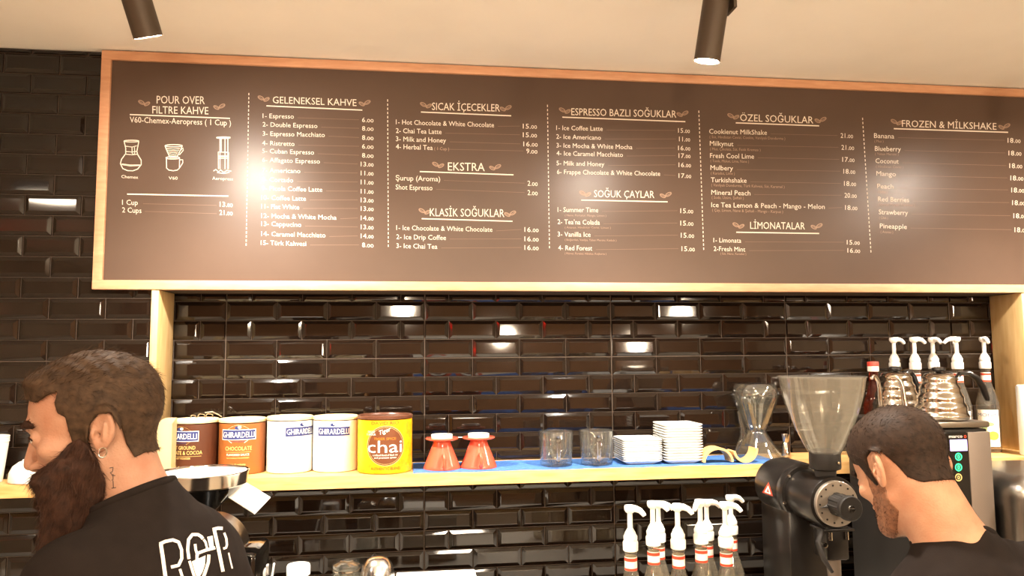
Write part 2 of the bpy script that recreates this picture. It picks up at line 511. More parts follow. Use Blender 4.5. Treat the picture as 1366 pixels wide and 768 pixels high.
MB().box((0, 0.03, (CTR-0.04)/2+0.04), (7.16, 0.58, CTR-0.12), 0.003).build('cabinet_body', M['cab'], t)
for i in range(9):
    d = MB().box((-3.08+i*0.77, -0.271, 0.49), (0.75, 0.018, 0.80), 0.004).build('door', M['cab'], t)
    MB().tube([(-3.08+i*0.77-0.06, -0.286, 0.82), (-3.08+i*0.77+0.06, -0.286, 0.82)], 0.006).build('door_handle', M['steel'], d)

# ------------------------------------------------------------------ the menu board
board = thing('menu_board', (BX0, BOARD, BZ0), 'long brown coffee menu board in a copper-toned wooden frame', 'menu board')
BL = Vector((BX0, BOARD, BZ0))
w, h, fr = BX1-BX0, BZ1-BZ0, 0.0262
MB().box((w/2, 0.0135, h/2), (w-0.01, 0.015, h-0.01)).build('board_panel', M['panel'], board, smooth=0)
for nm, c, s in (('top', (w/2, 0.0085, h-fr/2), (w, 0.025, fr)), ('bottom', (w/2, 0.0085, fr/2), (w, 0.025, fr)),
                 ('l', (fr/2, 0.0085, h/2), (fr, 0.0248, h-2*fr)), ('r', (w-fr/2, 0.0085, h/2), (fr, 0.0248, h-2*fr))):
    MB().box(c, s, 0.0012).build('frame_rail', M['frame'], board)
YT = BOARD+0.0056
def onb(px, py, dy=0.0):
    p = at(px, py, YT-dy)
    return (p.x-BL.x, YT-dy-BL.y, p.z-BL.z)
class BT:
    """lettering and line work printed on the board, laid out where the photograph shows it"""
    def __init__(s, ox=0, oy=0, k=1.0):
        s.b = MB(); s.o = (ox, oy); s.k = k
    def P(s, x, y): return s.o[0]+x/s.k, s.o[1]+y/s.k
    def text(s, st, x0, x1, y0, y1, cap, mi=0, dy=0.0004):
        P, fs, wd = text2d(st)
        vs = []
        for u, v in P:
            q = u/wd
            x, y = s.P(x0+q*(x1-x0), y0+q*(y1-y0)-v*cap)
            vs.append(onb(x, y, dy))
        s.b.add(vs, fs, mi)
    def line(s, pts, wpx, mi=0, dy=0.0003):
        vs, fs = strip2d([s.P(*p) for p in pts], wpx)
        s.b.add([onb(v.x, v.y, dy) for v in vs], fs, mi)
    def ring(s, cx, cy, rx, ry, wpx, mi=0, **k):
        X, Y = s.P(cx, cy)
        vs, fs = ring2d(X, Y, rx/s.k, ry/s.k, wpx, **k)
        s.b.add([onb(v.x, v.y, 0.0003) for v in vs], fs, mi)
    def beans(s, x, y, flip=1):
        r = s.k
        s.ring(x-3.5*r*flip, y-1*r, 4.2*r, 2.0*r, 1.2, 1, rot=0.5*flip, n=16)
        s.ring(x+4.0*r*flip, y+1*r, 4.0*r, 1.8*r, 1.2, 1, rot=-0.5*flip, n=16)
        s.line([(x-6.5*r*flip, y-2.4*r), (x-3.5*r*flip, y-0.6*r), (x-0.4*r*flip, y+0.6*r)], 0.8, 1)
        s.line([(x+1.2*r*flip, y+2.4*r), (x+4*r*flip, y+0.8*r), (x+7*r*flip, y-0.6*r)], 0.8, 1)
    def price(s, x0, x1, y, cap, st):
        f = 0.56 if len(st) == 2 else 0.40
        xm = x0+(x1-x0)*f
        s.text(st+'.', x0, xm, y, y+0.3*s.k, cap)
        s.text('00', xm+0.6*s.k, x1, y+0.3*s.k, y+0.6*s.k, cap*0.74)
    def leader(s, x0, y0, x1, y1):
        s.line([(x0, y0), (x1, y1)], 0.55, 2)
    def done(s, name):
        return s.b.build(name, [M['cream'], M['dim'], M['faint']], board, smooth=0)
def heading(ox, oy, k, st, x0, x1, y0, y1, cap, ul, beans):
    t = BT(ox, oy, k)
    t.text(st, x0, x1, y0, y1, cap)
    t.line([(ul[0], ul[1]), (ul[2], ul[3])], 1.5)
    t.beans(*beans[0]); t.beans(*beans[1], flip=-1)
    t.done('section_heading')
def items(ox, oy, k, rows, prices, cap, px0, pcap=None, one=None, notes=(), ncap=4.2):
    t = BT(ox, oy, k)
    for (st, a, c, y0, y1), (pr, xa, xb, yp) in zip(rows, prices):
        t.text(st, a, c, y0, y1, cap)
        t.price(xa, xb, yp, pcap or cap, pr)
        if xa-c > 12*k: t.leader(c+5*k, y1-0.2*cap, xa-4*k, yp-0.5*cap)
    for st, a, c, y0, y1 in notes:
        t.text(st, a, c, y0, y1, ncap*k, 1)
    t.done('item_list')
# 1 pour over
t = BT(120, 60, 2.259)
t.text('POUR OVER', 201, 346, 176, 178, 23); t.text('FILTRE KAHVE', 188, 357, 206, 209, 22)
t.line([(120, 209.5), (422, 221)], 1.5)
t.beans(163, 175); t.beans(390, 186, flip=-1)
t.done('section_heading')
t = BT(120, 60, 2.259)
t.text('V60-Chemex-Aeropress ( 1 Cup )', 120, 425, 233, 243, 17)
t.line([(112, 449), (417, 455)], 1.5)
t.text('1 Cup', 97, 144, 481, 482, 15); t.text('2 Cups', 97, 155, 504, 506, 15)
t.price(391, 430, 487, 15, '13'); t.price(390, 430, 512, 15, '21')
t.leader(160, 478, 382, 483); t.leader(165, 501, 382, 508)
t.done('item_list')
t = BT(155, 175, 8.5375)     # carafe drawing
t.ring(174, 112, 85, 10, 1.1); t.line([(90, 115), (108, 190), (108, 255), (60, 320), (48, 370), (75, 425), (130, 448), (190, 450), (245, 430), (285, 380), (285, 330), (245, 265), (235, 230), (245, 180), (258, 115)], 1.2)
t.line([(108, 170), (180, 180), (235, 165)], 0.9); t.line([(112, 230), (180, 236), (235, 228)], 0.9); t.line([(112, 262), (180, 268), (238, 262)], 0.9)
t.line([(180, 180), (182, 250), (195, 268), (212, 250), (208, 180)], 1.0)
t.line([(62, 372), (160, 385), (275, 384)], 1.0); t.line([(62, 380), (160, 396), (275, 390)], 0.7)
t.text('Chemex', 60, 250, 532, 541, 34); t.done('carafe_drawing')
t = BT(155, 175, 8.5375)     # dripper drawing
t.ring(655, 165, 98, 13, 1.2); t.line([(557, 168), (575, 215), (610, 298), (690, 298), (735, 210), (752, 168)], 1.2)
for q in range(5): t.line([(572+q*9, 195+q*20), (650, 203+q*20), (728-q*10, 195+q*20)], 0.8)
t.line([(735, 215), (762, 190), (765, 215), (720, 270)], 1.0)
t.ring(645, 303, 78, 13, 1.2); t.line([(572, 310), (574, 420), (600, 442), (650, 450), (695, 442), (720, 420), (722, 310)], 1.2)
t.line([(722, 325), (758, 325), (758, 360), (725, 412)], 1.1)
t.text('V60', 598, 700, 549, 551, 34); t.done('dripper_drawing')
t = BT(155, 175, 8.5375)     # press drawing
t.ring(1222, 73, 78, 7, 1.6)
for x, a, c in ((1182, 82, 430), (1240, 82, 430), (1272, 82, 430), (1196, 82, 235)): t.line([(x, a), (x, c)], 1.2)
t.line([(1160, 235), (1280, 240)], 1.2); t.line([(1160, 285), (1280, 285)], 2.0); t.line([(1162, 235), (1165, 430)], 1.0); t.line([(1280, 240), (1278, 430)], 1.0); t.line([(1160, 308), (1280, 308)], 1.0)
t.line([(1108, 452), (1135, 435), (1165, 462), (1190, 440), (1225, 470), (1260, 445), (1310, 455)], 1.3); t.line([(1150, 470), (1225, 480), (1290, 468)], 1.2)
t.text('Aeropress', 1095, 1330, 551, 560, 34); t.done('press_drawing')
# 2
heading(330, 110, 3.34, 'GELENEKSEL KAHVE', 113, 486, 92, 105, 30, (85, 104, 512, 123), ((72, 72), (523, 92)))
nm = ['1- Espresso', '2- Double Espresso', '3- Espresso Macchiato', '4- Ristretto', '5- Cuban Espresso', '6- Affagato Espresso', '7- Americano', '8- Cortado', '9- Picola Coffee Latte', '10- Coffee Latte', '11- Flat White', '12- Mocha & White Mocha', '13- Cappucino', '14- Caramel Macchiato', '15- Türk Kahvesi']
xa = [68, 68, 68, 66, 66, 66, 66, 64, 64, 62, 62, 62, 62, 62, 60]
xb = [207, 312, 345, 210, 297, 323, 236, 204, 334, 261, 231, 397, 240, 348, 262]
ya = [158, 196, 237, 279, 314, 354, 400, 441, 480, 522, 561, 603, 638, 683, 723]
yb = [161, 203, 243, 283, 321, 361, 404, 445, 487, 527, 565, 611, 643, 690, 728]
pv = ['6', '8', '8', '6', '8', '13', '11', '11', '11', '13', '13', '14', '13', '14', '8']
py_ = [176, 214, 255, 294, 334, 373, 413, 453, 494, 533, 571, 613, 653, 693, 733]
items(330, 110, 3.34, list(zip(nm, xa, xb, ya, yb)), [(v, 505 if len(v) == 2 else 511, 562, y) for v, y in zip(pv, py_)], 20, 0)
# 3
heading(510, 110, 3.2, 'SICAK İÇECEKLER', 212, 502, 117, 124, 31, (165, 126, 550, 142), ((186, 97), (527, 110)))
items(510, 110, 3.2, [('1- Hot Chocolate & White Chocolate', 58, 477, 178, 191), ('2- Chai Tea Latte', 58, 253, 215, 220), ('3- Milk and Honey', 58, 272, 250, 257), ('4- Herbal Tea', 58, 215, 283, 288)],
      [('15', 600, 660, 196), ('15', 600, 660, 233), ('16', 602, 663, 272), ('9', 615, 662, 302)], 20, 0, notes=[('( 1 Cup )', 222, 285, 288, 290)])
heading(510, 110, 3.2, 'EKSTRA', 280, 437, 375, 378, 34, (160, 380, 560, 394), ((238, 352), (482, 362)))
items(510, 110, 3.2, [('Şurup (Aroma)', 57, 247, 417, 422), ('Shot Espresso', 57, 214, 456, 460)], [('2', 620, 663, 440), ('2', 620, 663, 480)], 21, 0)
heading(510, 110, 3.2, 'KLASİK SOĞUKLAR', 203, 521, 570, 574, 33, (168, 581, 556, 592), ((180, 550), (546, 560)))
items(510, 110, 3.2, [('1- Ice Chocolate & White Chocolate', 60, 470, 629, 637), ('2- Ice Drip Coffee', 60, 272, 668, 672), ('3- Ice Chai Tea', 60, 235, 706, 710)],
      [('16', 607, 667, 637), ('16', 607, 667, 677), ('16', 607, 667, 714)], 20, 0)
# 4
heading(725, 120, 3.34, 'ESPRESSO BAZLI SOĞUKLAR', 124, 592, 112, 123, 31, (84, 121, 632, 141), ((95, 92), (620, 106)))
items(725, 120, 3.34, [('1- Ice Coffee Latte', 57, 264, 178, 182), ('2- Ice Americano', 57, 256, 217, 222), ('3- Ice Mocha & White Mocha', 58, 396, 256, 264), ('4- Ice Caramel Macchiato', 58, 354, 291, 298), ('5- Milk and Honey', 58, 271, 335, 340), ('6- Frappe Chocolate & White Chocolate', 60, 520, 374, 382)],
      [('15', 600, 652, 190), ('11', 604, 653, 228), ('16', 600, 654, 268), ('17', 602, 655, 302), ('16', 602, 657, 343), ('17', 602, 658, 391)], 20, 0)
heading(725, 120, 3.34, 'SOĞUK ÇAYLAR', 225, 494, 477, 481, 31, (168, 490, 553, 498), ((185, 462), (545, 468)))
items(725, 120, 3.34, [('1- Summer Time', 63, 244, 543, 545), ("2- Tea'na Colada", 63, 251, 597, 600), ('3- Vanilla Ice', 63, 210, 652, 654), ('4- Red Forest', 66, 217, 713, 715)],
      [('15', 610, 667, 548), ('15', 610, 668, 603), ('15', 612, 671, 657), ('15', 615, 674, 717)], 21, 0,
      notes=[('( Nane, Portakal, Mango, Limon )', 95, 280, 562, 564), ('( Ananas, Hindistan Cevizi, Limon )', 95, 300, 616, 618), ('( Böğürtlen, Vanilya, Yaban Mersini, Kızılcık )', 95, 325, 671, 674), ('( Mürver, Portakal, Hibiskus, Kuşburnu )', 95, 280, 732, 734)], ncap=2.7)
# 5
heading(930, 130, 3.491, 'ÖZEL SOĞUKLAR', 200, 541, 109, 121, 32, (180, 118, 568, 132), ((168, 88), (575, 105)))
items(930, 130, 3.491, [('Cookienut MilkShake', 56, 325, 168, 174), ('Milkynut', 59, 169, 224, 227), ('Fresh Cool Lime', 60, 265, 281, 285), ('Mulbery', 62, 167, 337, 340), ('Turkishshake', 64, 230, 394, 397), ('Mineral Peach', 66, 248, 452, 456), ('Ice Tea Lemon & Peach - Mango - Melon', 66, 594, 510, 519)],
      [('21', 668, 726, 188), ('21', 672, 731, 243), ('17', 676, 733, 299), ('18', 681, 736, 354), ('18', 684, 740, 411), ('20', 686, 743, 466), ('18', 689, 746, 523)], 22, 0,
      notes=[('( Süt, Hindistan Cevizi, Cookie, Vanilyalı Dondurma )', 58, 410, 189, 197), ('( Muz, Çikolata, Süt, Fıstık Kreması )', 60, 295, 245, 250), ('( Tonik, Misket, Lime, Nane )', 62, 241, 301, 304), ('( Karadut, Lime )', 64, 175, 358, 360), ('( Vanilyalı Dondurma, Türk Kahvesi, Süt, Karamel )', 66, 407, 413, 422), ('( Soda, Üzüm, Şeftali )', 68, 217, 471, 474), ('( Çay, Limon, Nane & Şeftali - Mango - Karpuz )', 70, 400, 530, 538)], ncap=3.6)
heading(930, 130, 3.491, 'LİMONATALAR', 247, 502, 611, 614, 32, (182, 627, 568, 633), ((192, 596), (557, 600)))
items(930, 130, 3.491, [('1- Limonata', 76, 205, 674, 676), ('2-Fresh Mint', 77, 224, 714, 717)], [('15', 697, 757, 684), ('16', 700, 759, 722)], 21, 0, notes=[('( Süt, Nane, Karadut )', 108, 228, 731, 733)], ncap=2.8)
# 6
heading(1145, 130, 3.489, 'FROZEN & MİLKSHAKE', 203, 643, 136, 150, 31, (165, 145, 697, 162), ((178, 115), (680, 135)))
items(1145, 130, 3.489, [('Banana', 73, 167, 188, 191), ('Blueberry', 77, 198, 248, 251), ('Coconut', 80, 188, 305, 308), ('Mango', 84, 175, 364, 367), ('Peach', 88, 163, 423, 425), ('Red Berries', 92, 236, 483, 487), ('Strawberry', 95, 231, 543, 547), ('Pineapple', 100, 226, 608, 612)],
      [('18', x, x+60, y) for x, y in ((695, 210), (699, 269), (703, 328), (708, 385), (712, 441), (716, 500), (722, 561), (727, 626))], 22, 0,
      notes=[('( Muz )', 75, 117, 208, 209), ('( Yaban Mersini )', 78, 187, 267, 270), ('( Hindistan Cevizi )', 82, 210, 326, 329), ('( Şeftali )', 92, 135, 443, 445), ('( Orman Meyveli, Frambuaz )', 94, 262, 502, 506), ('( Çilek )', 97, 138, 564, 566), ('( Ananas )', 104, 162, 630, 632)], ncap=3.2)
for a in ((332, 124, 328.3, 330), (517.1, 132.5, 518, 331.6), (730.3, 139.7, 733, 333.4), (932.2, 147.5, 938.8, 335.6), (1150.6, 157, 1162, 339)):
    t = BT()
    n = int((a[3]-a[1])/5.4)
    for q in range(n):
        f0, f1 = q/n, (q+0.55)/n
        t.line([(a[0]+(a[2]-a[0])*f0, a[1]+(a[3]-a[1])*f0), (a[0]+(a[2]-a[0])*f1, a[1]+(a[3]-a[1])*f1)], 1.1, 0)
    t.done('dashed_divider')

# ------------------------------------------------------------------ labels wrapped round tins and bottles
class Wrap:
    def __init__(s, R, a0):
        s.R = R; s.a = a0; s.b = MB()
    def put(s, vs, fs, mi, dr=0.0006):
        R = s.R+dr
        s.b.add([(R*math.cos(s.a+x/s.R), R*math.sin(s.a+x/s.R), z) for x, z in vs], fs, mi)
    def rect(s, x0, x1, z0, z1, mi, dr=0.0004):
        n = max(2, int(abs(x1-x0)/0.004))
        vs = []; fs = []
        for k in range(n+1):
            x = x0+(x1-x0)*k/n; vs += [(x, z0), (x, z1)]
        fs = [(2*k, 2*k+2, 2*k+3, 2*k+1) for k in range(n)]
        s.put(vs, fs, mi, dr)
    def disc(s, cx, cz, rx, rz, mi, dr=0.0004, n=24):
        vs = []; fs = []
        for k in range(n+1):
            c = -math.cos(pi*k/n); h = math.sqrt(max(0, 1-c*c))*rz+1e-5
            vs += [(cx+c*rx, cz-h), (cx+c*rx, cz+h)]
        fs = [(2*k, 2*k+2, 2*k+3, 2*k+1) for k in range(n)]
        s.put(vs, fs, mi, dr)
    def ring(s, cx, cz, r, w, mi, dr=0.0006):
        vs, fs = ring2d(cx, cz, r, r, w, n=48)
        s.put([tuple(v) for v in vs], fs, mi, dr)
    def text(s, st, x0, x1, z, cap, mi, dr=0.0009, slope=0.0):
        P, fs, wd = text2d(st)
        s.put([(x0+(x1-x0)*u/wd, z+v*cap+slope*u/wd*(x1-x0)) for u, v in P], fs, mi, dr)
def cam_angle(p):
    return math.atan2(CAMP.y-p.y, CAMP.x-p.x)
def emblem(w, x, z, tone):
    """blue name banner with a bird over it; materials: 0 navy 1 white 2 gold"""
    w.rect(x-0.050, x+0.050, z-0.0145, z+0.0145, 1, 0.0004)
    w.rect(x-0.048, x+0.048, z-0.0125, z+0.0125, 0, 0.0007)
    w.text('GHIRARDELLI', x-0.0445, x+0.0445, z-0.0075, 0.015, 1, 0.0011)
    vs = [(x-0.030, z+0.0150), (x-0.017, z+0.0235), (x-0.007, z+0.0265), (x, z+0.0275), (x+0.007, z+0.0265), (x+0.017, z+0.0235), (x+0.030, z+0.0150)]
    w.put(vs, [(0, 1, 6), (1, 5, 6), (1, 2, 5), (2, 4, 5), (2, 3, 4)], tone, 0.0006)
    w.disc(x-0.001, z+0.019, 0.008, 0.005, 0, 0.0008, 10)
    w.disc(x+0.004, z+0.021, 0.005, 0.0035, 1, 0.0010, 10)
    vs = [(x-0.028, z-0.015), (x+0.028, z-0.015), (x+0.018, z-0.0225), (x-0.018, z-0.0225)]
    w.put(vs, [(0, 1, 2, 3)], tone, 0.0004)
    w.text('CHOCOLATE', x-0.018, x+0.018, z-0.0205, 0.0042, 0, 0.0008)

def tin(pxc, Yc, R, topy, body, lidm, label, name, art):
    c = at(pxc, 600, Yc); c.z = SHT+0.001
    H = at(pxc, topy, Yc-R).z-c.z
    t = thing(name, c, label, 'tin')
    MB().lathe([(0, 0), (R-0.003, 0), (R-0.0005, 0.002), (R, 0.004), (R, H-0.012), (0, H-0.012)], n=64).build('tin_body', body, t)
    MB().lathe([(R, H-0.0095), (R+0.0015, H-0.009), (R+0.0018, H-0.002), (R-0.001, H), (R-0.006, H-0.001), (R-0.008, H-0.005), (0, H-0.005)], n=64).build('lid', lidm, t)
    w = Wrap(R, cam_angle(c))
    art(w, R, H)
    w.b.build('label_print', [M['navy'], M['lwhite'], M['lgold'], M['lorange'], M['lbrown'], M['yellow']], t, smooth=0)
    return t, c, H
RG = 0.0640
def art_cocoa(w, R, H):
    x = -0.040
    emblem(w, x, H-0.044, 2)
    w.text('SWEET GROUND', x-0.040, x+0.042, H-0.080, 0.0095, 2)
    w.text('CHOCOLATE & COCOA', x-0.060, x+0.060, H-0.094, 0.0100, 2)
    w.rect(x-0.058, x+0.058, H-0.0995, H-0.0988, 2)
    w.text('GOURMET POWDER', x-0.030, x+0.030, H-0.107, 0.0050, 2)
    w.text('Frothy & Cocoa Creations', x-0.04, x+0.058, H-0.131, 0.0055, 2)
def art_sauce(w, R, H):
    x = -0.012
    emblem(w, x, H-0.042, 1)
    w.text('CHOCOLATE', x-0.036, x+0.038, H-0.085, 0.0105, 2)
    w.rect(x-0.034, x+0.036, H-0.0905, H-0.0898, 2)
    w.text('FLAVORED SAUCE', x-0.031, x+0.031, H-0.100, 0.0058, 1)
    w.text('NATURALLY FLAVORED', x-0.031, x+0.031, H-0.108, 0.0035, 2)
    w.text('rich & velvety', x-0.022, x+0.022, H-0.127, 0.0062, 2)
    w.disc(x-0.005, H-0.142, 0.011, 0.008, 2)
def art_white(x):
    def f(w, R, H): emblem(w, x, H-0.041, 2)
    return f
tin(259.5, 2.283, RG, 560.5, M['choc'], M['creampl'], 'dark brown sweet ground cocoa tin with cream lid, leftmost tin on the shelf', 'cocoa_tin', art_cocoa)
_, tc_, th_ = _, tc_, th_ = tin(323, 2.283, RG, 559.5, M['caramel'], M['creampl'], 'caramel brown chocolate sauce tin with cream lid, second tin from the left', 'sauce_tin', art_sauce)
tin(386.5, 2.283, RG, 556.5, M['whitepl'], M['creampl'], 'white powder tin whose blue banner sits near its right edge, beside the caramel tin', 'powder_tin', art_white(0.036))
tin(447.5, 2.283, RG, 556, M['whitepl'], M['creampl'], 'white powder tin with centred blue banner, beside the yellow chai tin', 'powder_tin', art_white(-0.006))
def art_chai(w, R, H):
    zc = H-0.082
    w.text('DAVID RIO', -0.039, 0.039, H-0.0235, 0.0090, 4)
    w.disc(0.002, zc, 0.0555, 0.0555, 2, 0.0003, 40)
    w.disc(0.002, zc, 0.0540, 0.0540, 4, 0.0005, 40)
    w.ring(0.002, zc, 0.0505, 0.0006, 2, 0.0007)
    w.text('Tiger', -0.017, 0.015, zc+0.030, 0.0120, 1, 0.0009, 0.35)
    w.text('TIGER SPICE', -0.031, 0.031, zc+0.0165, 0.0062, 3)
    w.text('chai', -0.0500, 0.0490, zc-0.0185, 0.0330, 1, 0.0011)
    w.text('a refined blend of black tea', -0.034, 0.036, zc-0.0275, 0.0050, 1)
    w.text('and premium spices', -0.030, 0.032, zc-0.0345, 0.0050, 1)
    w.disc(0.002, zc-0.0440, 0.0100, 0.0042, 1)
    w.text('DECAF', -0.050, -0.028, zc+0.036, 0.0055, 1); w.text('FLAVOUR', -0.054, -0.026, zc+0.029, 0.0050, 1)
    w.text('AUTHENTIC BLEND', -0.040, 0.044, 0.012, 0.0068, 4)
tin(513.5, 2.236, 0.0775, 555, M['yellow'], M['tinrim'], 'golden yellow chai tin with a round brown emblem', 'chai_tin', art_chai)

# coil lying on the dark brown tin, and the beige pack beside it
c = at(272, 556, 2.283); c.z = at(259.5, 560.5, 2.219).z
t = thing('wire_strainer', c, 'coiled wire strainer lying on the lid of the dark brown tin', 'strainer')
b = MB()
for x in (-0.030, -0.008, 0.014):
    r_ = 0.011 if x > -0.03 else 0.008
    b.tube([(x+r_*math.cos(pi*k/10), 0.006*math.sin(k*0.9), 0.002+0.9*r_*1.2*math.sin(pi*k/10)) for k in range(11)], 0.0016, n=8)
b.build('spring', M['steel'], t)
MB().tube([(0.0, 0.01, 0.016), (0.02, 0.012, 0.018), (0.036, 0.014, 0.010), (0.046, 0.016, 0.003)], 0.002, n=8).build('handle', M['steel'], t)
x0, x1 = at(204, 600, 2.19).x, at(231, 600, 2.19).x
ztop = at(215, 558, 2.19).z
w_, h_ = x1-x0, ztop-SHT
b = MB()
for q in range(7):
    f = q/7
    poly = [(w_*f*0.55, 0), (w_, 0), (w_, h_-0.002*q)]
    for k in range(7):
        a = pi/2+pi/2*k/6
        poly.append((w_*f*0.55+0.03*(1-f*0.5)+0.03*(1-f*0.5)*math.cos(a), h_-0.002*q-0.035+0.035*math.sin(a)))
    b.prism(poly, -0.006*(q+1)+0.0005, -0.006*q)
t = b.build('paper_filter_pack', M['beige'], loc=(x0, 2.216, SHT), smooth=30)
tag(t, 'beige pack of paper filters standing left of the dark brown tin', 'filters')

# ------------------------------------------------------------------ blue cloth and what stands on it
xa_, xb_ = at(551, 630, SHF).x, at(1047, 620, SHF).x
nx, ny = 80, 10
vs = []; fs = []
for layer in (0, 1):
    for j in range(ny+1):
        for i in range(nx+1):
            x = xa_+(xb_-xa_)*i/nx
            y = SHF+0.010+0.004*math.sin(i*0.35)+0.003*math.sin(i*0.9)+(0.19)*j/ny
            vs.append((x, y, SHT+(0.0002 if layer == 0 else 0.0026)))
N1 = (nx+1)*(ny+1)
for j in range(ny):
    for i in range(nx):
        a = j*(nx+1)+i
        fs.append((a, a+nx+1, a+nx+2, a+1)); fs.append((N1+a, N1+a+1, N1+a+nx+2, N1+a+nx+1))
edge = [i for i in range(nx+1)]+[j*(nx+1)+nx for j in range(1, ny+1)]+[ny*(nx+1)+i for i in range(nx-1, -1, -1)]+[j*(nx+1) for j in range(ny-1, 0, -1)]
for a, c in zip(edge, edge[1:]+edge[:1]): fs.append((a, c, N1+c, N1+a))
tag(MB().add(vs, fs).build('blue_towel', M['cloth'], smooth=60), 'blue towel spread along the shelf under the cups and plates', 'towel')
ZC = SHT+0.003

def dripper(px, Y, lab):
    c = at(px, 620, Y); c.z = ZC
    t = thing('coffee_dripper', c, lab, 'coffee dripper', rz=0)
    MB().lathe([(0.050, 0.0), (0.0535, 0.0), (0.0540, 0.003), (0.0500, 0.012), (0.0300, 0.062), (0.0255, 0.074), (0.0245, 0.0800), (0.0215, 0.0800), (0.0225, 0.072), (0.0270, 0.060), (0.0470, 0.012)], n=56).build('cone', M['coral'], t)
    MB().lathe([(0.020, 0.0795), (0.040, 0.0800), (0.0475, 0.0835), (0.0485, 0.0860), (0.0470, 0.0878), (0.020, 0.0878)], n=56).build('flange', M['coral'], t)
    MB().lathe([(0.024, 0.0880), (0.0310, 0.0880), (0.0315, 0.0960), (0.0295, 0.0975), (0.024, 0.0970)], n=56).build('foot_ring', M['white'], t)
    a = cam_angle(c)+0.12
    T = RZ(a)
    MB().tube([(0.040, 0, 0.040), (0.056, 0, 0.044), (0.066, 0, 0.034), (0.066, 0, 0.018), (0.058, 0, 0.008), (0.051, 0, 0.010)], [0.006, 0.0055, 0.005, 0.005, 0.005, 0.006], n=12, T=T).build('handle', M['coral'], t)
dripper(589.5, 2.235, 'upturned coral red coffee dripper next to the yellow chai tin')
dripper(638.5, 2.240, 'upturned coral red coffee dripper nearer the glass mugs')

def mug(px, Y, lab):
    c = at(px, 618, Y); c.z = ZC
    t = thing('glass_mug', c, lab, 'mug')
    MB().lathe([(0, 0), (0.044, 0), (0.0475, 0.003), (0.0515, 0.098), (0.0505, 0.1005), (0.0485, 0.0985), (0.0448, 0.016), (0.042, 0.012), (0, 0.011)], n=56).build('mug_body', M['glass'], t)
    a = cam_angle(c)+0.10
    MB().tube([(0.0495, 0, 0.084), (0.066, 0, 0.085), (0.078, 0, 0.074), (0.080, 0, 0.052), (0.074, 0, 0.030), (0.064, 0, 0.018), (0.0475, 0, 0.015)], [0.0065, 0.006, 0.0058, 0.0058, 0.0058, 0.006, 0.007], n=14, T=RZ(a)).build('handle', M['solidglass'], t)
mug(742, 2.235, 'clear glass mug with its handle to the front, left of the pair')
mug(796, 2.235, 'clear glass mug with its handle to the front, beside the low plate stack')

def rsq(h, r, z, n=6):
    out = []
    for cx, cy, a0 in ((h-r, h-r, 0), (-h+r, h-r, pi/2), (-h+r, -h+r, pi), (h-r, -h+r, 1.5*pi)):
        for k in range(n+1):
            a = a0+pi/2*k/n; out.append((cx+r*math.cos(a), cy+r*math.sin(a), z))
    return out
def plate_mesh(h):
    loops = [rsq(0.03, 0.006, 0.0022), rsq(h*0.66, 0.010, 0.0020), rsq(h*0.68, 0.010, 0.0), rsq(h*0.72, 0.010, 0.0), rsq(h*0.76, 0.010, 0.0024), rsq(h*0.985, 0.010, 0.0100), rsq(h, 0.010, 0.0115), rsq(h, 0.010, 0.0128), rsq(h*0.985, 0.010, 0.0134), rsq(h*0.78, 0.010, 0.0068), rsq(h*0.70, 0.010, 0.0055), rsq(0.03, 0.006, 0.0053)]
    n = len(loops[0]); vs = [p for l in loops for p in l]; fs = []
    for a in range(len(loops)-1):
        for k in range(n):
            fs.append((a*n+k, a*n+(k+1) % n, (a+1)*n+(k+1) % n, (a+1)*n+k))
    fs.append(tuple(range(n))[::-1]); fs.append(tuple(range((len(loops)-1)*n, len(loops)*n)))
    return MB().add(vs, fs)
ORD = ['topmost', 'second', 'third', 'fourth', 'fifth', 'sixth', 'seventh', 'eighth', 'ninth', 'tenth', 'eleventh', 'twelfth', 'thirteenth', 'fourteenth', 'fifteenth']
def stack(px0, px1, ybase, topy, n, where, group, dy=0.0):
    f = atz((px0+px1)/2, ybase, ZC)
    y = max(f.y, SHF+0.012)+dy
    X0, X1 = at(px0, ybase, y).x, at(px1, ybase, y).x
    h = (X1-X0)/2
    top = at((px0+px1)/2, topy, y).z
    step = (top-ZC-0.0134)/(n-1)
    p0 = plate_mesh(h).build('square_plate', M['white'], smooth=40)
    for k in range(n):
        p = p0 if k == 0 else p0.copy()
        if k: COL.objects.link(p)
        j = RNG.normal(0, 0.0006, 3)
        p.location = ((X0+X1)/2+j[0], y+h+j[1], ZC+k*step)
        p.rotation_euler = (0, 0, j[2]*8)
        i = n-1-k
        tag(p, ('%s plate' % ('bottom' if k == 0 else ORD[i]))+(' from the top' if 0 < i < n-1 else '')+' in the '+where, 'plate', group)
stack(832, 885, 620.0, 586, 11, 'low stack of white plates beside the mugs', 'plates in the lower stack')
stack(887.5, 939.5, 619.0, 566, 14, 'tall stack of white plates beside the collar', 'plates in the taller stack', 0.004)

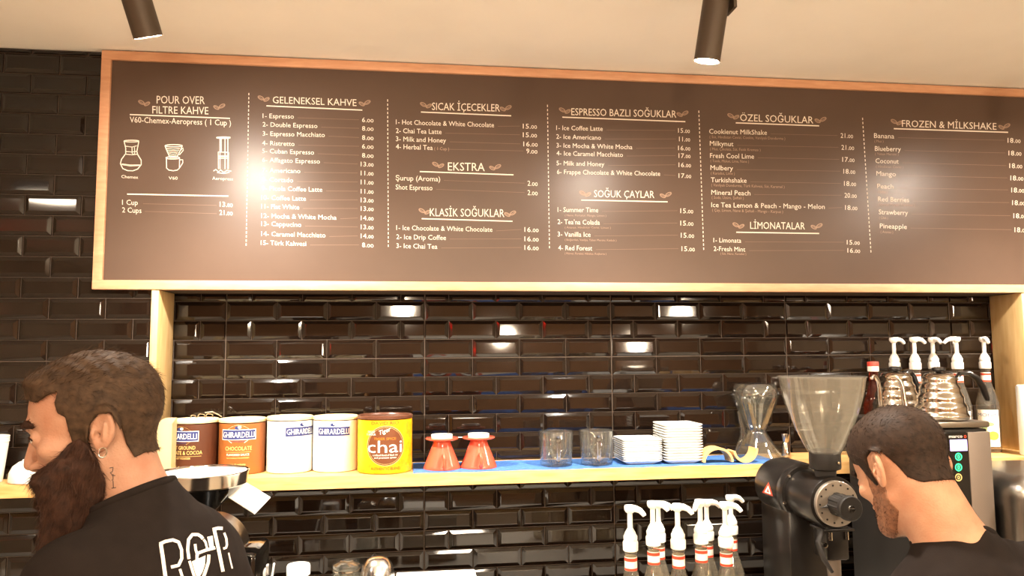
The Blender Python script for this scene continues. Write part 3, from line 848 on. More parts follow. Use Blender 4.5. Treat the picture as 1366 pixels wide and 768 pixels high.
# wooden collar in two halves
c = at(966, 614, 2.206); c.z = ZC
t = thing('wooden_collar', c, 'two pale curved halves of a wooden coffee-maker collar right of the tall plates', 'wooden collar')
def band(pts, th, d0, d1):
    o = MB(); vs = []; n = len(pts); fs = []
    P = [Vector((x, z)) for x, z in pts]
    L = []; R_ = []
    for i, p in enumerate(P):
        tg = (P[min(i+1, n-1)]-P[max(i-1, 0)]).normalized(); nm_ = Vector((-tg.y, tg.x))*th/2
        L.append(p+nm_); R_.append(p-nm_)
    for y in (d0, d1):
        vs += [(q.x, y, q.y) for q in L]+[(q.x, y, q.y) for q in R_]
    for i in range(n-1):
        fs += [(i, i+1, n+i+1, n+i), (2*n+i, 3*n+i, 3*n+i+1, 2*n+i+1), (i, 2*n+i, 2*n+i+1, i+1), (n+i, n+i+1, 3*n+i+1, 3*n+i)]
    fs += [(0, n, 3*n, 2*n), (n-1, 2*n+n-1, 3*n+n-1, n+n-1)]
    return o.add(vs, fs)
arch = [(-0.028+0.044*math.cos(pi-pi*k/16), 0.0035+0.040*math.sin(pi*k/16)) for k in range(17)]
band(arch, 0.0068, -0.026, 0.026).build('collar_half', M['woodcollar'], t)
trough = [(0.056+0.036*math.cos(pi*1.06+pi*0.94*k/16), 0.042+0.0385*math.sin(pi*1.06+pi*0.94*k/16)) for k in range(17)]
band(trough, 0.0068, -0.030, 0.022).build('collar_half', M['woodcollar'], t)

# hourglass carafe upside down
c = at(1010.5, 614, 2.310); c.z = ZC
t = thing('glass_carafe', c, 'upturned hourglass glass coffee carafe left of the big grinder hopper', 'carafe')
po = [(0.0755, 0.0), (0.0765, 0.003), (0.0330, 0.072), (0.0300, 0.080), (0.0315, 0.088), (0.0640, 0.166), (0.0705, 0.184), (0.0715, 0.196), (0.0690, 0.210), (0.0630, 0.226), (0.0590, 0.2295), (0, 0.2300)]
pi_ = [(0, 0.2265), (0.0585, 0.2262), (0.0610, 0.2240), (0.0665, 0.2090), (0.0688, 0.1955), (0.0680, 0.1850), (0.0615, 0.167), (0.0290, 0.089), (0.0272, 0.080), (0.0305, 0.071), (0.0738, 0.002)]
MB().lathe(po+pi_+[(0.0755, 0.0)], n=64).build('carafe_body', M['glass'], t)
a = cam_angle(c)-1.25
MB().tube([(0.070, 0, 0.010), (0.058, 0, 0.035), (0.044, 0, 0.062), (0.043, 0, 0.085), (0.050, 0, 0.112), (0.056, 0, 0.142)], [0.004, 0.007, 0.009, 0.009, 0.007, 0.004], n=12, T=RZ(a)).build('pour_spout', M['glass'], t)

c = at(1049, 612, 2.285); c.z = ZC
MBj = MB().lathe([(0, 0.002), (0.0120, 0.002), (0.0135, 0), (0.0150, 0.0), (0.0152, 0.002), (0.0115, 0.038), (0.0085, 0.0455), (0.0108, 0.052), (0.0128, 0.070), (0.0118, 0.070), (0.0095, 0.054), (0, 0.050)], n=40)
tag(MBj.build('steel_jigger', M['steel'], loc=c), 'small steel double jigger between the carafe and the big hopper', 'jigger')

# ------------------------------------------------------------------ left end of the shelf
cc = at(-14, 650, 2.213); cc.z = SHT+0.001
def cup():
    return MB().lathe([(0, 0.004), (0.026, 0.004), (0.027, 0), (0.0285, 0), (0.039, 0.105), (0.0405, 0.1065), (0.0405, 0.1095), (0.0385, 0.1105), (0.0375, 0.108), (0.0272, 0.006), (0, 0.006)], n=40).build('paper_cup', M['whitemat'])
c0 = cup()
nst = 3
for k in range(nst):
    o = c0 if k == 0 else c0.copy()
    if k: COL.objects.link(o)
    o.location = (cc.x, cc.y, cc.z+0.006*k)
    tag(o, ('white paper cup, %s in the nested stack at the shelf end' % ['lowest', 'middle one', 'topmost'][k]), 'cup', 'paper cups at the left end')
c = at(44, 650, 2.208); c.z = SHT+0.001
R_ = 0.050
b = MB().lathe([(R_*0.93, 0), (R_, 0.001), (R_*1.005, 0.010), (R_*0.97, 0.026), (R_*0.84, 0.042), (R_*0.60, 0.053), (0.024, 0.0550), (0.023, 0.0590), (0.019, 0.0590), (0.018, 0.056), (0, 0.055)], n=48, sx=1.2)
tag(b.build('white_bowl', M['white'], loc=c), 'upturned white bowl on the shelf in front of the bearded man', 'bowl')

# ------------------------------------------------------------------ syrup bottles with pumps
def pump(t, z, ang, glass=True):
    p = thing_part = bpy.data.objects.new('pump', None); COL.objects.link(p); p.parent = t; p.location = (0, 0, z); p.rotation_euler = (0, 0, ang)
    MB().lathe([(0, -0.012), (0.0150, -0.012), (0.0176, -0.010), (0.0180, 0.008), (0.0168, 0.011), (0.0150, 0.012), (0.0160, 0.015), (0.0162, 0.022), (0.0140, 0.026), (0.0118, 0.032), (0.0085, 0.037), (0.0070, 0.040), (0, 0.040)], n=28).build('pump_collar', M['whitepl'], p)
    MB().lathe([(0.0062, 0.038), (0.0058, 0.080), (0, 0.080)], n=16).build('pump_stem', M['whitepl'], p)
    MB().lathe([(0.0065, 0.075), (0.0095, 0.077), (0.0128, 0.082), (0.0134, 0.089), (0.0118, 0.0925), (0, 0.0935)], n=28).tube([(0, 0, 0.0855), (0.016, 0, 0.0865), (0.027, 0, 0.0835), (0.035, 0, 0.0765), (0.038, 0, 0.0725)], [0.0088, 0.0078, 0.0066, 0.0056, 0.0048], n=12).build('pump_head', M['whitepl'], p)
    return p
BH = 0.277
def bottle(loc, ang, lab, name='syrup_bottle', group=None, band=True, glass='syrup', label=None, capped=False):
    t = thing(name, loc, lab, 'bottle', group)
    MB().lathe([(0, 0.004), (0.028, 0.002), (0.031, 0), (0.0333, 0.004), (0.0340, 0.012), (0.0340, 0.145), (0.0325, 0.162), (0.0255, 0.190), (0.0165, 0.220), (0.0140, 0.232), (0.0138, BH-0.012), (0.0150, BH-0.010), (0.0150, BH), (0, BH)], n=36).build('bottle_glass', M[glass], t)
    a = cam_angle(Vector(loc))
    if band:
        w = Wrap(0.0142, a)
        w.b.lathe([(0.0146, 0.228), (0.0147, 0.229), (0.0147, 0.258), (0.0146, 0.259)], n=28, mi=1)
        w.b.lathe([(0.0149, 0.2495), (0.0150, 0.250), (0.0150, 0.2565), (0.0149, 0.257)], n=28, mi=0)
        w.b.lathe([(0.0149, 0.2285), (0.0150, 0.229), (0.0150, 0.2335), (0.0149, 0.234)], n=28, mi=0)
        w.b.build('neck_band', [M['redband'], M['whitemat']], t)
    if label: label(t, a)
    if capped:
        MB().lathe([(0.0165, BH-0.010), (0.0172, BH-0.008), (0.0172, BH+0.006)], n=28).build('cap_ring', M['whitepl'], t)
        MB().lathe([(0, BH+0.0065), (0.0172, BH+0.0065), (0.0172, BH+0.018), (0.0160, BH+0.021), (0, BH+0.022)], n=28).build('cap', M['redcap'], t)
    else:
        pump(t, BH+0.006, ang)
    return t
# front row on the counter, seen from the neck up
fr_ = [(840.5, 1.765, -0.75, 'leftmost'), (871.0, 1.805, -0.55, 'second from the left'), (904.0, 1.765, -0.75, 'middle one'), (934.5, 1.805, -2.3, 'fourth from the left'), (967.5, 1.765, -0.45, 'rightmost')]
for px, Y, a, wd_ in fr_:
    p = at(px, 700, Y)
    bottle((p.x, p.y, CTR+0.001), a, 'clear syrup bottle with white pump, %s of the front row' % wd_, group='front row of pump bottles')
for px, a, wd_, Y in ((878.5, -0.3, 'second', 1.885), (943.0, 0.0, 'fourth', 1.885), (975.5, 0.1, 'rightmost', 1.935)):
    p = at(px, 700, Y)
    t = bottle((p.x, p.y, CTR+0.001), a, 'clear syrup bottle with white pump standing behind the %s front-row bottle' % wd_, group='second row of pump bottles')
    t.scale = (0.955, 0.955, 0.955)
# back row on the shelf
def lemon_label(t, a):
    w = Wrap(0.0343, a)
    w.rect(-0.034, 0.034, 0.020, 0.138, 1, 0.0002)
    w.text('MONIN', -0.031, 0.031, 0.116, 0.011, 0)
    w.disc(0.012, 0.055, 0.017, 0.014, 2, 0.0006); w.disc(-0.008, 0.060, 0.012, 0.010, 2, 0.0008)
    w.disc(-0.012, 0.080, 0.008, 0.012, 3, 0.0006); w.disc(0.004, 0.092, 0.012, 0.006, 3, 0.0006)
    w.b.build('paper_label', [M['navy'], M['whitemat'], M['lemon'], M['greenp']], t)
def plain_label(t, a):
    w = Wrap(0.0343, a)
    w.rect(-0.034, 0.034, 0.020, 0.138, 1, 0.0002)
    w.text('MONIN', -0.031, 0.031, 0.116, 0.011, 0)
    w.b.build('paper_label', [M['navy'], M['whitemat']], t)
def red_label(t, a):
    w = Wrap(0.0343, a)
    w.rect(-0.030, 0.030, 0.050, 0.118, 0, 0.0002)
    w.b.build('paper_label', [M['redband']], t)
for px, Y, a, lab, lb in ((1199.5, 2.315, 0.0, 'pump syrup bottle on the shelf behind the rear kettle', None),
                          (1227, 2.262, -0.05, 'pump syrup bottle on the shelf seen between the two kettles', None),
                          (1252, 2.320, -1.5, 'pump syrup bottle on the shelf right behind the lid of the front kettle', None),
                          (1284, 2.262, 2.9, 'pump syrup bottle on the shelf behind the black kettle handle', plain_label),
                          (1321, 2.290, -1.9, 'pump syrup bottle with a lemon label on the shelf beside the right upright', lemon_label)):
    p = at(px, 600, Y)
    bottle((p.x, p.y, SHT+0.001), a, lab, group='pump bottles on the shelf', label=lb)
p = at(1168, 560, 2.262)
bottle((p.x, p.y, SHT+0.001), 0, 'dark red capped bottle with red cap left of the kettles', band=False, glass='redglass', label=red_label, capped=True)
p = at(1378, 600, 2.19); p.z = SHT+0.001
H_ = at(1362, 514, 2.19).z-SHT
tag(MB().lathe([(0, 0), (0.034, 0), (0.036, 0.002), (0.036, H_-0.006), (0.033, H_), (0, H_)], n=40).build('white_canister', M['whitepl'], loc=p), 'white canister on the shelf cut by the right edge of the photo', 'canister')

# ------------------------------------------------------------------ kettles on the water boiler
BYF = 1.85
bx1 = at(1323, 630, BYF).x; bx0 = bx1-0.240
bzt = 1.515
t = thing('water_boiler', ((bx0+bx1)/2, BYF, CTR), 'tall black and grey hot water boiler behind the bent man', 'water boiler')
bw, bh = bx1-bx0, bzt-CTR
MB().box((0, 0.14, bh/2-0.01), (bw-0.004, 0.27, bh-0.02), 0.004).build('boiler_body', M['blackm'], t)
MB().box((0, 0.14, bh-0.008), (bw+0.004, 0.284, 0.016), 0.004).build('top_tray', M['steeld'], t)
gx = at(1292, 630, BYF).x-(bx0+bx1)/2
MB().box(((gx-bw/2*0.5)/2, 0.0, bh/2-0.012), (gx+bw/2*0.5, 0.012, bh-0.030), 0.003).build('front_panel', M['blackg'], t)
MB().box(((gx+bw/2)/2, 0.001, bh/2-0.012), (bw/2-gx-0.001, 0.012, bh-0.030), 0.003).build('side_panel', M['grey'], t)
MB().box(((-bw/4-bw/2)/2, 0.001, bh/2-0.012), (bw/4-0.002, 0.012, bh-0.030), 0.003).build('side_panel', M['grey'], t)
def bp(px, py):
    q = at(px, py, BYF-0.0065); return q.x-(bx0+bx1)/2, q.z-CTR
def flat_text(b, st, x0, x1, z, cap, y, mi=0):
    P, fs, wd = text2d(st)
    b.add([(x0+(x1-x0)*u/wd, y, z+v*cap) for u, v in P], fs, mi)
b = MB()
xa1, za1 = bp(1266, 584); xb1, _z = bp(1284, 584)
flat_text(b, 'marco', xa1, xb1, za1, 0.0085, -0.0066, 0)
xr, zr = bp(1287.5, 582)
vs, fs = ring2d(xr, zr, 0.003, 0.003, 0.0018, 14); b.add([(v.x, -0.0066, v.y) for v in vs], fs, 1)
xu, zu = bp(1281, 673.5); xu2, _z = bp(1291, 673)
flat_text(b, 'UC3', xu, xu2, zu, 0.006, -0.0066, 2)
b.build('panel_lettering', [M['lwhite'], M['redband'], M['lgrey']], t, smooth=0)
sx0_, sz0_ = bp(1268, 601.5); sx1_, sz1_ = bp(1289.5, 586)
sc_ = MB().box(((sx0_+sx1_)/2, -0.006, (sz0_+sz1_)/2), (sx1_-sx0_, 0.004, sz1_-sz0_), 0.001).build('screen', M['screen'], t)
b = MB(); flat_text(b, '93°C', sx0_+0.006, sx1_-0.008, (sz0_+sz1_)/2+0.001, 0.008, -0.0083); flat_text(b, 'Ready', sx0_+0.006, sx1_-0.012, sz0_+0.004, 0.005, -0.0083)
b.build('screen_text', M['lwhite'], sc_, smooth=0)
for py, m_, nm_ in ((609, 'led', 'lit_button'), (623, 'led', 'lit_button'), (636.5, 'lgold', 'button')):
    bx_, bz_ = bp(1278.5, py)
    o = MB(); vs, fs = ring2d(bx_, bz_, 0.0088, 0.0088, 0.0026, 28); o.add([(v.x, -0.0072, v.y) for v in vs], fs)
    vs, fs = ring2d(bx_, bz_, 0.0026, 0.0040, 0.0020, 14); o.add([(v.x, -0.0072, v.y) for v in vs], fs)
    bt = o.build(nm_, M[m_], t, smooth=0)
    MB().lathe([(0.0104, 0), (0.0104, 0.003), (0, 0.003)], n=24, T=TR(bx_, -0.004, bz_) @ RX(pi/2)).build('button_base', M['blackm'], bt)

def kettle(px, Y, ha, lab, sp=0.0):
    c = at(px, 555, Y); c.z = bzt+0.001
    t = thing('pouring_kettle', c, lab, 'kettle', 'steel kettles on the boiler', rz=ha)
    prof = [(0, 0.001), (0.064, 0.0), (0.0675, 0.003), (0.0690, 0.008)]
    for k in range(49):
        f = k/48
        z = 0.010+0.103*f
        prof.append((0.0690-0.0225*f-0.006*f*f+0.0014*math.cos(2*pi*4.0*f+0.4), z))
    prof += [(0.0400, 0.1150), (0.0385, 0.1165), (0, 0.1165)]
    MB().lathe(prof, n=72).build('kettle_body', M['steel'], t, smooth=60)
    lid = MB().lathe([(0.0385, 0.1165), (0.0395, 0.1180), (0.0350, 0.1225), (0.0200, 0.1260), (0.0, 0.1270)], n=48).build('lid', M['steel'], t)
    MB().lathe([(0.006, 0.1262), (0.008, 0.1290), (0.0155, 0.1310), (0.0180, 0.1350), (0.0170, 0.1400), (0.0100, 0.1425), (0, 0.143)], n=32).build('lid_knob', M['black'], lid)
    h = MB().tube([(0.042, 0, 0.106), (0.056, 0, 0.124), (0.078, 0, 0.126), (0.098, 0, 0.112), (0.113, 0, 0.088), (0.121, 0, 0.062), (0.124, 0, 0.050)], [0.007, 0.0085, 0.0100, 0.0108, 0.0105, 0.0095, 0.007], n=14, flat=(1.25, 0.7)).build('handle', M['black'], t)
    MB().tube([(0.036, 0, 0.100), (0.047, 0, 0.112), (0.050, 0, 0.118)], 0.0075, n=10, flat=(1.3, 0.5)).build('handle_bracket', M['steel'], t)
    T = RZ(pi+sp)
    MB().tube([(0.058, 0, 0.020), (0.078, 0, 0.022), (0.093, 0, 0.034), (0.096, 0, 0.056), (0.097, 0, 0.080), (0.103, 0, 0.104), (0.116, 0, 0.117), (0.128, 0, 0.117), (0.136, 0, 0.111)], [0.0095, 0.0085, 0.0075, 0.0066, 0.0060, 0.0056, 0.0052, 0.0049, 0.0046], n=16, T=T).build('gooseneck_spout', M['steel'], t)
kettle(1197.5, 2.062, 0.51, 'rippled steel gooseneck kettle, the rear one with its spout showing', 0.0)
kettle(1255.5, 1.925, -0.22, 'rippled steel gooseneck kettle, the front one with its black handle to the right', 0.0)

# ------------------------------------------------------------------ big coffee grinder
GX, GY = 0.965, 1.650
gz = at(1107, 673, GY).z
t = thing('shop_coffee_grinder', (GX, GY, CTR), 'large black coffee grinder with clear hopper and grey dial in front of the shelf', 'coffee grinder')
z0 = gz-CTR
FR = RX(-pi/2)      # +z of a lathe runs away from the camera
def drum(prof, m_, nm_, par, n=56): return MB().lathe(prof, n=n, T=TR(0, 0, z0) @ FR).build(nm_, m_, par)
drum([(0, 0.165), (0.064, 0.165), (0.070, 0.160), (0.072, 0.168), (0.072, 0.262), (0.068, 0.284), (0.052, 0.298), (0, 0.302)], M['black'], 'motor_housing', t)
drum([(0, 0.016), (0.0585, 0.016), (0.0605, 0.020), (0.0605, 0.130), (0.058, 0.150), (0, 0.150)], M['black'], 'burr_housing', t)
fl = drum([(0.050, 0.132), (0.0690, 0.134), (0.0705, 0.138), (0.0705, 0.160), (0.0690, 0.164), (0.050, 0.166)], M['black'], 'flange', t)
for k in range(6):
    a = k*pi/3+0.3
    MB().lathe([(0, -0.003), (0.0035, -0.003), (0.0042, 0.0), (0, 0.0)], n=12, T=TR(0.0655*math.cos(a), 0.1345, z0+0.0655*math.sin(a)) @ FR).build('screw', M['steel'], fl)
b = drum([(0, 0.004), (0.0500, 0.004), (0.0520, 0.006), (0.0520, 0.014), (0.0500, 0.017), (0, 0.017)], M['dial'], 'dial', t)
o = MB()
for k in range(14):
    a = k*2*pi/14
    o.lathe([(0, -0.0012), (0.0022, -0.0012), (0.0024, 0), (0, 0)], n=10, T=TR(0.043*math.cos(a), 0.0042, z0+0.043*math.sin(a)) @ FR)
tag(o.build('dial_marks', M['black'], b), kind='stuff')
kn = MB()
npt = 64
kp = []
vs = []; fs = []
for (yy_, rr) in ((0.006, 0.0265), (-0.036, 0.0255), (-0.038, 0.024)):
    for k in range(npt):
        a = 2*pi*k/npt
        r2 = rr*(1-0.07*(1 if (k//4) % 2 else 0))
        vs.append((r2*math.cos(a), yy_, z0+r2*math.sin(a)))
for j in range(2):
    for k in range(npt): fs.append((j*npt+k, j*npt+(k+1) % npt, (j+1)*npt+(k+1) % npt, (j+1)*npt+k))
fs.append(tuple(range(npt))); fs.append(tuple(range(2*npt, 3*npt)))
kn.add(vs, fs)
kn = kn.build('adjustment_knob', M['blackm'], t, smooth=25)
MB().lathe([(0, -0.052), (0.0255, -0.052), (0.0275, -0.050), (0.0280, -0.040), (0.0260, -0.036), (0, -0.036)], n=40, T=TR(0, 0, z0) @ FR).build('knob_rim', M['blackm'], kn)
MB().lathe([(0, -0.055), (0.0072, -0.055), (0.0085, -0.052), (0, -0.052)], n=24, T=TR(0, 0, z0) @ FR).box((0, -0.0553, z0), (0.013, 0.0012, 0.0022), mi=1).build('knob_screw', [M['steel'], M['black']], kn)
MB().tube([(-0.047, -0.001, z0-0.006), (-0.035, -0.003, z0-0.004), (-0.030, -0.003, z0-0.003)], [0.0006, 0.002, 0.004], n=8).build('dial_pointer', M['blackm'], b)
# hopper
HY = 0.050
zr = at(1093.5, 503, GY+HY).z-CTR
zn = at(1095, 605, GY+HY).z-CTR
hh = zr-zn
rt = 0.0985
op = [(0.030, 0.0), (0.0345, 0.0), (0.038, 0.03*hh), (0.0465, 0.12*hh), (0.0645, 0.33*hh), (0.0795, 0.55*hh), (0.0910, 0.78*hh), (rt-0.002, 0.95*hh), (rt, hh)]
ip = [(r-0.003, z+0.001) for r, z in op[1:-1]][::-1]
MB().lathe(op+[(rt-0.003, hh)]+ip+[(0.030, 0.0)], n=64, T=TR(0, HY, zn)).build('hopper', M['frost'], t, smooth=60)
MB().lathe([(0, hh-0.004), (rt-0.006, hh-0.004), (rt-0.004, hh+0.001), (rt+0.0015, hh+0.001), (rt+0.0015, hh+0.003), (0, hh+0.003)], n=64, T=TR(0, HY, zn)).build('hopper_lid', M['frost'], t)
MB().lathe([(0, z0+0.052), (0.0235, z0+0.052), (0.0245, z0+0.070), (0.0345, z0+0.074), (0.0355, z0+0.078), (0.0355, zn+0.004), (0.0335, zn+0.008), (0.028, zn+0.008), (0, zn+0.0)], n=48, T=TR(0, HY, 0)).build('hopper_collar', M['blackm'], t)
MB().lathe([(0, 0), (0.0032, 0), (0.0032, 0.003), (0, 0.0035)], n=12, T=TR(0.012, HY-0.036, (z0+0.074+zn)/2) @ RX(pi/2)).build('collar_screw', M['steel'], t)
# stand and chute
MB().box((-0.004, 0.200, (z0-0.05)/2+0.01), (0.108, 0.150, z0-0.05-0.0), 0.006).build('stand_column', M['black'], t)
MB().box((0, 0.160, 0.012), (0.190, 0.280, 0.024), 0.006).build('base_plate', M['black'], t)
ch = MB().box((0.004, 0.046, z0-0.090), (0.056, 0.060, 0.080), 0.006).box((0.004, 0.040, z0-0.060), (0.074, 0.066, 0.006), 0.001).build('grounds_chute', M['black'], t)
for x in (-0.016, 0.024):
    MB().tube([(x, 0.012, z0-0.064), (x, 0.012, z0-0.082)], 0.0045, n=10).build('chute_screw', M['steel'], ch)
MB().tube([(0.004, 0.04, z0-0.13), (0.004, 0.036, z0-0.18), (0.006, 0.034, z0-0.26)], [0.020, 0.017, 0.015], n=16, flat=(1, 0.8)).build('spout', M['grey'], ch)
MB().tube([(-0.030, 0.02, z0-0.062), (-0.046, 0.012, z0-0.085), (-0.040, 0.004, z0-0.120), (-0.022, 0.0, z0-0.150)], [0.006, 0.007, 0.006, 0.004], n=10).build('bag_clamp', M['blackm'], t)
MB().lathe([(0, 0), (0.006, 0), (0.006, 0.006), (0, 0.007)], n=14, T=TR(-0.036, 0.006, z0-0.090) @ RX(pi/2)).build('clamp_screw', M['steel'], t)
# warning sticker on the drum, and its cooling slots
def onm(ang, y, dr): return ((0.072+dr)*math.cos(ang), y, z0+(0.072+dr)*math.sin(ang))
motor = [c_ for c_ in t.children if c_.name.startswith('motor_housing')][0]
tm = BVHTree.FromPolygons([v.co+t.location for v in motor.data.vertices], [tuple(f_.vertices) for f_ in motor.data.polygons])
tri = MB()
def tri_px(P0, P1, P2, lift, mi, n=8):
    vs = []; fs = []; ix = {}
    for i in range(n+1):
        for j in range(n+1-i):
            a, b_ = i/n, j/n
            px = P0[0]+(P1[0]-P0[0])*a+(P2[0]-P0[0])*b_; py = P0[1]+(P1[1]-P0[1])*a+(P2[1]-P0[1])*b_
            d_ = ray(px, py).normalized()
            loc, nr, _i, _d = tm.ray_cast(CAMP, d_)
            if loc is None: return
            ix[i, j] = len(vs); vs.append(loc-t.location+(nr if nr.dot(d_) < 0 else -nr)*lift)
    for i in range(n):
        for j in range(n-i):
            fs.append((ix[i, j], ix[i+1, j], ix[i, j+1]))
            if i+j < n-1: fs.append((ix[i+1, j], ix[i+1, j+1], ix[i, j+1]))
    tri.add(vs, fs, mi)
tri_px((1025.5, 643), (1017, 656.5), (1031.5, 662), 0.0005, 0)
tri_px((1025.2, 647.5), (1020, 656), (1028.8, 659.2), 0.0009, 1)
tri_px((1025.0, 651), (1023.4, 655.5), (1026.8, 656.8), 0.0013, 0)
tri.build('warning_sticker', [M['redband'], M['lwhite']], t, smooth=0)
o = MB()
for k in range(8):
    A0 = pi+0.50+k*0.055
    for q in (0,): o.add([onm(A0, 0.185, 0.0005), onm(A0, 0.215, 0.0005), onm(A0+0.022, 0.215, 0.0005), onm(A0+0.022, 0.185, 0.0005)], [(0, 1, 2, 3)])
tag(o.build('cooling_slots', M['rubber'], t, smooth=0), kind='stuff')

# ------------------------------------------------------------------ second grinder, left, behind the bearded man
HYL = 1.72
fc = at(270, 628.5, HYL)
t = thing('hopper_grinder', (fc.x, HYL, CTR), 'black grinder with a wide steel-rimmed funnel behind the bearded man', 'coffee grinder')
zr = fc.z-CTR
rr = 0.0945
MB().lathe([(rr-0.010, -0.030), (rr-0.003, -0.026), (rr, -0.004), (rr+0.0015, 0.0), (rr, 0.0015), (rr-0.003, 0.0), (rr-0.006, -0.022), (rr-0.012, -0.026)], n=72, T=TR(0, 0, zr)).build('steel_rim', M['steel'], t)
MB().lathe([(0, -0.016), (rr-0.02, -0.015), (rr-0.008, -0.010), (rr-0.0045, -0.003), (rr-0.0045, -0.012), (rr-0.02, -0.020), (0, -0.021)], n=72, T=TR(0, 0, zr)).build('white_lid', M['whitepl'], t)
MB().lathe([(rr-0.011, -0.0275), (rr-0.022, -0.040), (0.030, -0.082), (0.026, -0.092), (0.024, -0.120), (0, -0.120), (0, -0.100), (0.022, -0.082), (rr-0.030, -0.036)], n=64, T=TR(0, 0, zr)).build('funnel', M['blackg'], t)
bzl = zr-0.112
xw = at(350, 700, HYL).x-fc.x
MB().box((xw/2-0.03, 0.02, bzl/2-0.02), (xw+0.06, 0.15, bzl-0.06), 0.012).build('grinder_body', M['blackg'], t)
MB().lathe([(0, -0.085), (0.066, -0.085), (0.076, -0.078), (0.078, -0.070), (0.078, 0.06), (0.074, 0.07), (0, 0.07)], n=64, T=TR(0.012, 0, bzl-0.062) @ FR).build('burr_drum', M['black'], t)
MB().box((0.02, 0.0, 0.014), (0.20, 0.22, 0.028), 0.006).build('base_plate', M['black'], t)
# folded white card leaning on it
q = [at(300, 659.5, 1.715), at(328, 642.5, 1.765), at(361, 663, 1.765), at(340, 685, 1.700)]
n_ = (q[1]-q[0]).cross(q[3]-q[0]).normalized()
if n_.dot(CAMP-q[0]) > 0: n_ = -n_
c = (q[0]+q[1]+q[2]+q[3])/4
L = [p-c for p in q]
b = MB()
V = L+[p+n_*0.002 for p in L]
b.add(V, [(0, 1, 2, 3), (7, 6, 5, 4), (0, 4, 5, 1), (1, 5, 6, 2), (2, 6, 7, 3), (3, 7, 4, 0)])
L2 = [L[0], L[1], L[1]+Vector((-0.006, 0.0, 0.002))+n_*0.03, L[0]+Vector((-0.010, 0.0, 0.0))+n_*0.03]
V = L2+[p+Vector((-0.0015, 0, 0.001)) for p in L2]
b.add(V, [(0, 1, 2, 3), (7, 6, 5, 4), (0, 4, 5, 1), (1, 5, 6, 2), (2, 6, 7, 3), (3, 7, 4, 0)])
tag(b.build('folded_card', M['whitemat'], loc=c, smooth=0), 'folded cream white card leaning against the funnel grinder', 'card')

# ------------------------------------------------------------------ things on the counter cut by the bottom edge
p = at(398, 768, 2.0); p.z = CTR+0.001
zt = at(398, 753, 2.0).z-CTR
t = thing('milk_bottle', p, 'plastic bottle with a white cap at the bottom edge of the photo', 'bottle')
MB().lathe([(0, 0), (0.040, 0), (0.044, 0.004), (0.044, zt-0.07), (0.036, zt-0.045), (0.026, zt-0.03), (0.025, zt-0.02), (0, zt-0.02)], n=40).build('bottle_body', M['frost'], t)
MB().lathe([(0.0265, zt-0.026), (0.0290, zt-0.024), (0.0290, zt-0.004), (0.027, zt), (0, zt)], n=40).build('cap', M['whitepl'], t)
p = at(462, 768, 1.98); p.z = CTR+0.001
zt = at(462, 749, 1.98).z-CTR
t = thing('glass_jar', p, 'clear glass jar with a glass lid beside the steel dome', 'jar')
MB().lathe([(0, 0), (0.036, 0), (0.039, 0.004), (0.039, zt-0.040), (0.034, zt-0.028), (0.034, zt-0.018), (0.031, zt-0.018), (0.031, zt-0.030), (0.036, zt-0.042), (0.036, 0.006), (0, 0.005)], n=48).build('jar_body', M['glass'], t)
MB().lathe([(0, zt-0.017), (0.034, zt-0.017), (0.0355, zt-0.013), (0.034, zt-0.006), (0.024, zt-0.002), (0.018, zt), (0.014, zt-0.003), (0, zt-0.004)], n=48).build('glass_lid', M['glass'], t)
MB().lathe([(0.0335, zt-0.0195), (0.0362, zt-0.0195), (0.0362, zt-0.0170), (0.0335, zt-0.0170)], n=40).build('wire_ring', M['steel'], t)
p = at(503.5, 768, 1.95); p.z = CTR+0.001
zt = at(503.5, 742, 1.95).z-CTR
t = thing('cocktail_shaker', p, 'domed steel shaker at the bottom edge left of the white box', 'shaker')
MB().lathe([(0, 0), (0.030, 0), (0.033, 0.003), (0.041, zt-0.055), (0, zt-0.055)], n=48).build('shaker_tumbler', M['steel'], t)
MB().lathe([(0.0415, zt-0.060), (0.0425, zt-0.055), (0.0415, zt-0.040), (0.036, zt-0.020), (0.025, zt-0.006), (0.012, zt-0.001), (0, zt)], n=48).build('shaker_dome', M['dome'], t)
pa, pb = at(527, 762, 1.85), at(640, 759.5, 1.85)
zt = at(640, 758.5, 2.005).z-CTR
t = thing('white_box', ((pa.x+pb.x)/2, 1.93, CTR), 'flat topped white box at the bottom edge below the coral drippers', 'box')
MB().box((0, 0, (zt-0.03)/2+0.001), (pb.x-pa.x-0.006, 0.15, zt-0.03), 0.002).build('box_body', M['whitemat'], t)
MB().box((0, 0, zt-0.0155), (pb.x-pa.x, 0.156, 0.030), 0.002).build('lid', M['whitemat'], t)
pa = at(361, 768, 1.88); pt = at(365.5, 752, 1.86)
t = thing('plastic_scoop', (pa.x-0.03, 1.90, CTR+0.0), 'white plastic scoop with its slanted handle at the bottom edge beside the funnel grinder', 'scoop')
hd = Vector(pt)-Vector((pa.x-0.03, 1.90, CTR))
MB().tube([(0.0, 0.0, 0.050), hd*0.7, hd], [0.008, 0.007, 0.006], n=10, flat=(1.2, 0.4)).build('handle', M['whitepl'], t)
MB().lathe([(0, 0.0), (0.024, 0.0), (0.027, 0.003), (0.030, 0.055), (0.028, 0.055), (0.025, 0.005), (0, 0.004)], n=32).build('scoop_bowl', M['whitepl'], t)
